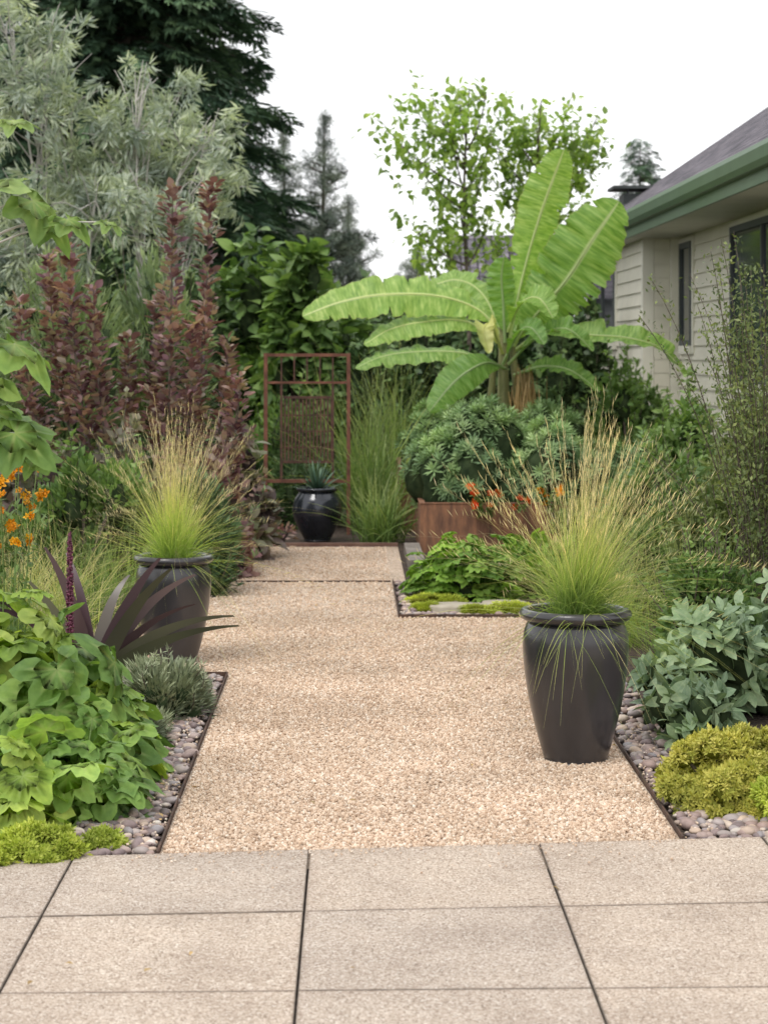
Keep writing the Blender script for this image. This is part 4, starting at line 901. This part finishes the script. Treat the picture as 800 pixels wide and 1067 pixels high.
def broad(name, label, c, rad, n, Ts, size, mat, face=.7, jitter=.35, cat='plant'):
    e = thing(name, label, cat, c); g = Geo(); gp = Geo()
    q = rdir(n * 3); q[:, 2] = np.abs(q[:, 2]); q = q[q[:, 2] > .02][:n]; n = len(q)
    rr = rng.uniform(.74, 1.08, n); inner = rng.random(n) < .3; rr[inner] *= rng.uniform(.5, .8, inner.sum())
    bump = 1 + .15 * np.sin(q[:, 0] * 9 + 1) * np.cos(q[:, 1] * 8 + c[0])
    pos = np.array(c) + q * rr[:, None] * bump[:, None] * np.array(rad)
    nn = nrm(q * np.array([1, 1, .6]) * face + np.array([0, 0, .8]) + rdir(n) * jitter)
    h = q.copy(); h[:, 2] = -.25; d = nrm(h + rdir(n) * .5)
    Mx = frames(d, nn); wh = rng.integers(0, len(Ts), n); s = size * rng.uniform(.5, 1.2, n); r_ = rng.random(n)
    for i, t in enumerate(Ts):
        k = wh == i
        if k.any(): inst(g, t, pos[k], Mx[k], s[k], r_[k])
    for i in range(n):
        b0 = np.array(c) + np.array([q[i, 0] * rad[0], q[i, 1] * rad[1], 0]) * .35
        tube(gp, bez(b0, (b0 + pos[i]) / 2 + [0, 0, .15 * rad[2]], pos[i], 4), [.004, .0035, .003, .0025], 4)
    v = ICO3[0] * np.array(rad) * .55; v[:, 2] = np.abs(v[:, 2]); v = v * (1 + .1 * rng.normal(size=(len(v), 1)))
    gp.add(v + np.array(c), ICO3[1], m=1)  # added dark dome under the leaves, its colour paints the inner shade
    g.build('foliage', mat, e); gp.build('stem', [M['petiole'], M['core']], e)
UM = [T_lobed(9, .14, .3, 2.95, .7, .12, .025, i) for i in range(4)]
broad('umbrella_plant', 'bright green round scalloped-leaf perennial beside pebbles', (.74, 13.45, 0), (.42, .42, .38), 230, UM, .15, M['umbrella'], face=1.1)
broad('umbrella_plant', 'low scalloped-leaf perennial at planter foot', (1.2, 13.9, 0), (.42, .4, .36), 170, UM, .13, M['umbrella'], face=1.1)
LB = [T_lobed(5, .34, .35, 2.6, .7, .22, .04, i) for i in range(6)]
LR = [T_lobed(7, .18, .3, 2.75, .7, .15, .04, i + 9) for i in range(5)]
broad('lobed_leaf_perennial', 'big glossy green lobed leaves spilling toward pebbles', (-1.13, 7.75, 0), (.40, .55, .50), 150, LB, .30, M['lobed'], jitter=.5, face=.9)
broad('lobed_leaf_perennial', 'green lobed-leaf perennial beside pebble border', (-.96, 7.2, 0), (.24, .33, .28), 75, LB, .26, M['lobed'], jitter=.5, face=.9)
broad('lime_leaf_perennial', 'rounded lime-green leaves above darker foliage', (-1.33, 7.8, .08), (.36, .42, .60), 90, LR, .25, M['lime'], jitter=.5, face=.9)
broad('lime_leaf_perennial', 'lime-green scalloped leaves by grey-green shrublet', (-.95, 7.75, 0), (.19, .28, .38), 45, LR, .20, M['lime'], jitter=.5, face=.9)
broad('lime_leaf_perennial', 'yellowing lime leaves low over golden groundcover', (-1.18, 6.9, 0), (.18, .2, .32), 28, LR, .21, M['lime'], jitter=.5, face=.9)

def gold(c, rad, n, label, mat, s=.034):
    mound('golden_shrublet', label, 'plant', c, rad, n, [T_whorl(8, .16, 3), T_whorl(7, .2, 5), LD], s, M[mat], lumps=44, lr=(.13, .26), stick=1, rand=.8, core=.7, corem=M['corey'], fill=.5)
gold((1.30, 7.3, 0), (.35, .36, .36), 11000, 'golden yellow feathery shrublet beside pebbles', 'gold', .027)
gold((1.50, 6.98, 0), (.22, .22, .24), 4500, 'low golden shrublet at paving edge', 'goldgreen', .027)
gold((-.98, 6.48, 0), (.2, .16, .14), 4600, 'low yellow-green groundcover on pebbles', 'goldgreen', .024)
gold((-1.18, 6.42, 0), (.22, .14, .13), 4600, 'low yellow-green groundcover at paving edge', 'goldgreen', .024)
gold((-.80, 6.66, 0), (.10, .12, .08), 1500, 'small yellow-green groundcover tuft', 'goldgreen', .024)
mound('lavender_shrublet', 'grey-green fine-leaved lavender mound by pebbles', 'plant', (-.83, 9.0, 0), (.25, .38, .29), 5600, LDn, .052, M['lavender'], lumps=26, lr=(.18, .34), stick=1, rand=.5, core=.55, fill=.45, wisps=34)
mound('lavender_shrublet', 'small grey-green aromatic mound beside lobed leaves', 'plant', (-.84, 8.4, 0), (.18, .26, .22), 3000, LDn, .05, M['lavender'], lumps=16, lr=(.2, .34), stick=1, rand=.5, core=.55, fill=.45, wisps=20)

T6 = []
for i in range(4):
    base = T_leaf(.24, 6, .05, .28, .55); V = []; F = []; t = []; k = 0
    for j in range(6):
        a = j * 2.4 + i; el = .15 + .17 * j; d = np.array([math.cos(a) * math.cos(el), math.sin(el), math.sin(a) * math.cos(el)])
        Mx = frames(d[None], np.array([[.2 * math.sin(j + i), 1., .2 * math.cos(j * 2)]]))[0]; v = base[0] @ Mx.T * (1 - .07 * j) * (.85 + .3 * ((j * 7 + i) % 5) / 5) + np.array([0, -.5 + .1 * j, 0]); V.append(v); F.append(base[1][0] + k); t.append(base[2]); k += len(v)
    T6.append((np.concatenate(V), [np.concatenate(F)], np.concatenate(t)))
for (x, y, rx, ry, h, n, lb) in [(1.55, 8.95, .44, .5, .54, 230, 'grey-green perennial with smooth lance-shaped leaves'), (1.95, 9.2, .4, .5, .68, 160, 'taller grey-green lance-leaved perennial clump'), (1.36, 8.4, .22, .34, .32, 90, 'grey-green leaves drooping over pebbles')]:
    mound('sage_perennial', lb, 'plant', (x, y, 0), (rx, ry, h), n, T6, .12, M['greygreen'], lumps=16, lr=(.26, .4), stick=.7, rand=.9, core=.6, fill=.35, smin=.5)

# bronze strap leaf plant with flower spike
e = thing('bronze_lily', 'bronze strap-leaved plant with burgundy flower spike', 'plant', (-1.22, 9.5, 0))
g = Geo(); a = np.array([0, 3.1, .4, 2.8, -.3, 3.5, 1.2, 1.9, -.8, 4.0, 0.1, 2.6, 3.0, .2]); n = len(a); el = np.array([.85, .9, 1.1, 1.15, .7, .75, 1.3, 1.25, 1.0, 1.0, 1.25, 1.35, 1.05, 1.0]); d = np.stack([np.cos(a) * np.cos(el), np.sin(a) * np.cos(el) * .6 - .05, np.sin(el)], -1)
blades(g, np.tile([-1.19, 9.5, .06], (n, 1)), d, rng.uniform(.62, .84, n), rng.uniform(.16, .38, n), rng.uniform(.032, .042, n), 14, flat=(0, 1., .5)); g.build('leaf', M['bronze'], e)
g = Geo(); tube(g, [[-1.28, 9.4, .02], [-1.285, 9.4, .4], [-1.28, 9.4, .78]], [.008, .007, .004], 6)
n = 420; u = rng.random(n); aa = rng.uniform(0, 6.28, n); rr = .017 * (1 - u * .5) * (1 - .6 * (u > .93)); pos = np.stack([-1.283 + rr * np.cos(aa), 9.4 + rr * np.sin(aa), .2 + u * .57], -1)
inst(g, ICO, pos, rotm(n), rng.uniform(.004, .0075, n)); g.build('flower_spike', M['burgundy'], e)

PET = T_lobed(5, .5, -.3, 3.1, .7, 0, .02, 4)
def flowers(name, label, x, y, z0, pts, mat, size, leafm='mid'):
    e = thing(name, label, 'flower', (x, y, z0)); gs_ = Geo(); gl = Geo()
    for (dx, dy, z) in pts:
        en = np.array([x + dx, y + dy, z]); pth = bez([x + dx * .3, y + dy * .3, z0], [x + dx * .6, y + dy * .6, (z0 + z) * .55], en, 6); tube(gs_, pth, .002, 4)
        gf = Geo(); k = 4; inst(gf, PET, en + rng.normal(0, size * .25, (k, 3)), frames(rdir(k), np.array([0, -.8, .5]) + rdir(k) * .4), size * rng.uniform(.8, 1.2, k)); gf.build('bloom', M[mat], e)
        k = 16; u = rng.random(k); pos = along(pth, u * .9); inst(gl, LF, pos, frames(rdir(k) + [0, 0, .3], rdir(k) * .5 + [0, 0, 1]), size * 1.3 * rng.uniform(.6, 1.2, k))
    gs_.build('stem', M['petiole'], e); gl.build('foliage', M[leafm], e)
flowers('orange_flower', 'orange flowering perennial on thin stems', -1.60, 9.7, 0, [(rng.uniform(-.2, .14), rng.uniform(-.15, .15), rng.uniform(.66, 1.08)) for _ in range(26)], 'orange', .042)
flowers('begonia', 'orange-red begonia blooms at planter corner', 1.04, 16.32, .30, [(rng.uniform(-.16, .12), rng.uniform(-.08, .02), rng.uniform(.36, .54)) for _ in range(12)], 'red', .042)
flowers('begonia', 'small orange-red begonia peeking from euphorbia', 1.56, 16.32, .32, [(rng.uniform(-.10, .1), rng.uniform(-.06, .02), rng.uniform(.40, .56)) for _ in range(6)], 'orange', .045)
flowers('begonia', 'orange-red begonia trailing over planter lip', 1.32, 16.32, .32, [(rng.uniform(-.08, .06), rng.uniform(-.06, .02), rng.uniform(.36, .46)) for _ in range(3)], 'red', .04)
flowers('begonia', 'tiny orange bloom on rear planter edge', .5, 18.2, .5, [(rng.uniform(-.05, .05), rng.uniform(-.03, .02), rng.uniform(.54, .62)) for _ in range(4)], 'orange', .045)

for (x, y, rx, ry, lb, k) in [(.62, 12.62, .20, .12, 'flat pale stepping stone ringed with moss', 1), (.92, 12.75, .14, .1, 'small flat stepping stone beside moss', 2)]:
    g = Geo(); a = np.linspace(0, 2 * np.pi, 28, endpoint=False); rr = 1 + .08 * np.sin(a * 3 + k) + .05 * np.sin(a * 5)
    rings = []
    for (f, z) in ((1, .0), (1.0, .045), (.95, .055), (.0, .057)): rings.append(np.stack([x + rx * rr * f * np.cos(a), y + ry * rr * f * np.sin(a), np.full(28, z)], -1))
    g.add(np.concatenate(rings), np.array([[i * 28 + j, i * 28 + (j + 1) % 28, (i + 1) * 28 + (j + 1) % 28, (i + 1) * 28 + j] for i in range(3) for j in range(28)]))
    tag(g.build('stepping_stone', solid('flagstone', (.33, .29, .22), (.5, .45, .36), 9, .85, bump=.3), base=(x, y, 0)), lb, 'stepping stone', group='mossy stepping stones')
for (x, y, rx, ry, h, lb) in [(.50, 13.0, .22, .16, .06, 'bright yellow-green moss cushion among pebbles'), (.74, 12.47, .16, .09, .06, 'lime moss patch at stone edge'), (.95, 12.6, .17, .14, .065, 'lime moss patch beside edging'), (.45, 12.6, .12, .1, .06, 'yellow-green moss beside stepping stone')]:
    mound('moss_patch', lb, 'moss', (x, y, .01), (rx, ry, h), 3500, LDn, .022, M['moss'], lumps=20, lr=(.25, .4), stick=1, rand=.5, core=.85, corem=M['corey'])

# ------------------------------------------------------------------ leafy sapling at the near left
e = thing('broadleaf_sapling', 'sapling with large pale green maple-like leaves', 'tree', (-1.5, 7.0, 0)); gb = Geo(); g = Geo()
tube(gb, interp([[-1.5, 7, 0], [-1.42, 6.95, 1], [-1.3, 6.9, 1.8], [-1.2, 6.9, 2.6]], 12), np.linspace(.022, .007, 12), 7)
SAP = [T_lobed(5, .40, .4, 2.6, .9, .2, .05, i + 30) for i in range(5)]
spec = [(-1.05, 6.8, 2.09, .29, .5, 0), (-.935, 6.8, 2.03, .19, .4, 0), (-.80, 6.78, 2.02, .12, .6, 0), (-1.18, 6.75, 2.13, .26, .8, 0), (-1.0, 6.9, 2.02, .16, .2, 0), (-1.12, 6.85, 2.36, .18, .7, 0), (-1.10, 6.75, 1.62, .32, .3, 1), (-1.20, 6.8, 1.50, .26, .6, 0), (-1.10, 6.75, 1.33, .30, .1, 0), (-1.18, 6.85, 1.40, .22, .4, 1), (-1.05, 6.85, 1.25, .16, .2, 0), (-1.3, 6.9, 2.2, .2, .5, 0), (-1.35, 6.8, 1.8, .2, .5, 0), (-1.4, 6.9, 1.5, .2, .5, 0), (-1.3, 7.0, 2.5, .16, .5, 0), (-1.45, 7.1, 2.1, .2, .3, 0), (-1.25, 6.9, 1.1, .18, .3, 0)]
for i, (x, y, z, s_, r_, fl) in enumerate(spec):
    pos = np.array([[x, y, z]]); st = np.array([-1.30 - .08 * (z < 1.6), 6.93, z - .12 if z > 1.2 else z])
    tube(gb, bez(st, (st + pos[0]) / 2 + [0, 0, .08], pos[0] + [0, .005, 0], 6), np.linspace(.0045, .002, 6), 5)
    dd = np.array([[.8 if x > -1.2 else -.5, -.35, -.55 + .3 * fl]]) + rng.normal(0, .25, (1, 3)); nn = np.array([[.15, -.6, .8]]) + rng.normal(0, .22, (1, 3))
    inst(g, SAP[i % 5], pos, frames(dd, nn), s_, np.array([r_]))
gb.build('trunk', M['palebark'], e); g.build('crown', foliage('sapling_leaves', [(.12, .22, .06), (.21, .33, .10), (.36, .48, .2)], .4, .45, .45, fine=22, gain=1.2), e)
print('polys', sum(len(o.data.polygons) for o in bpy.data.objects if o.type == 'MESH'))
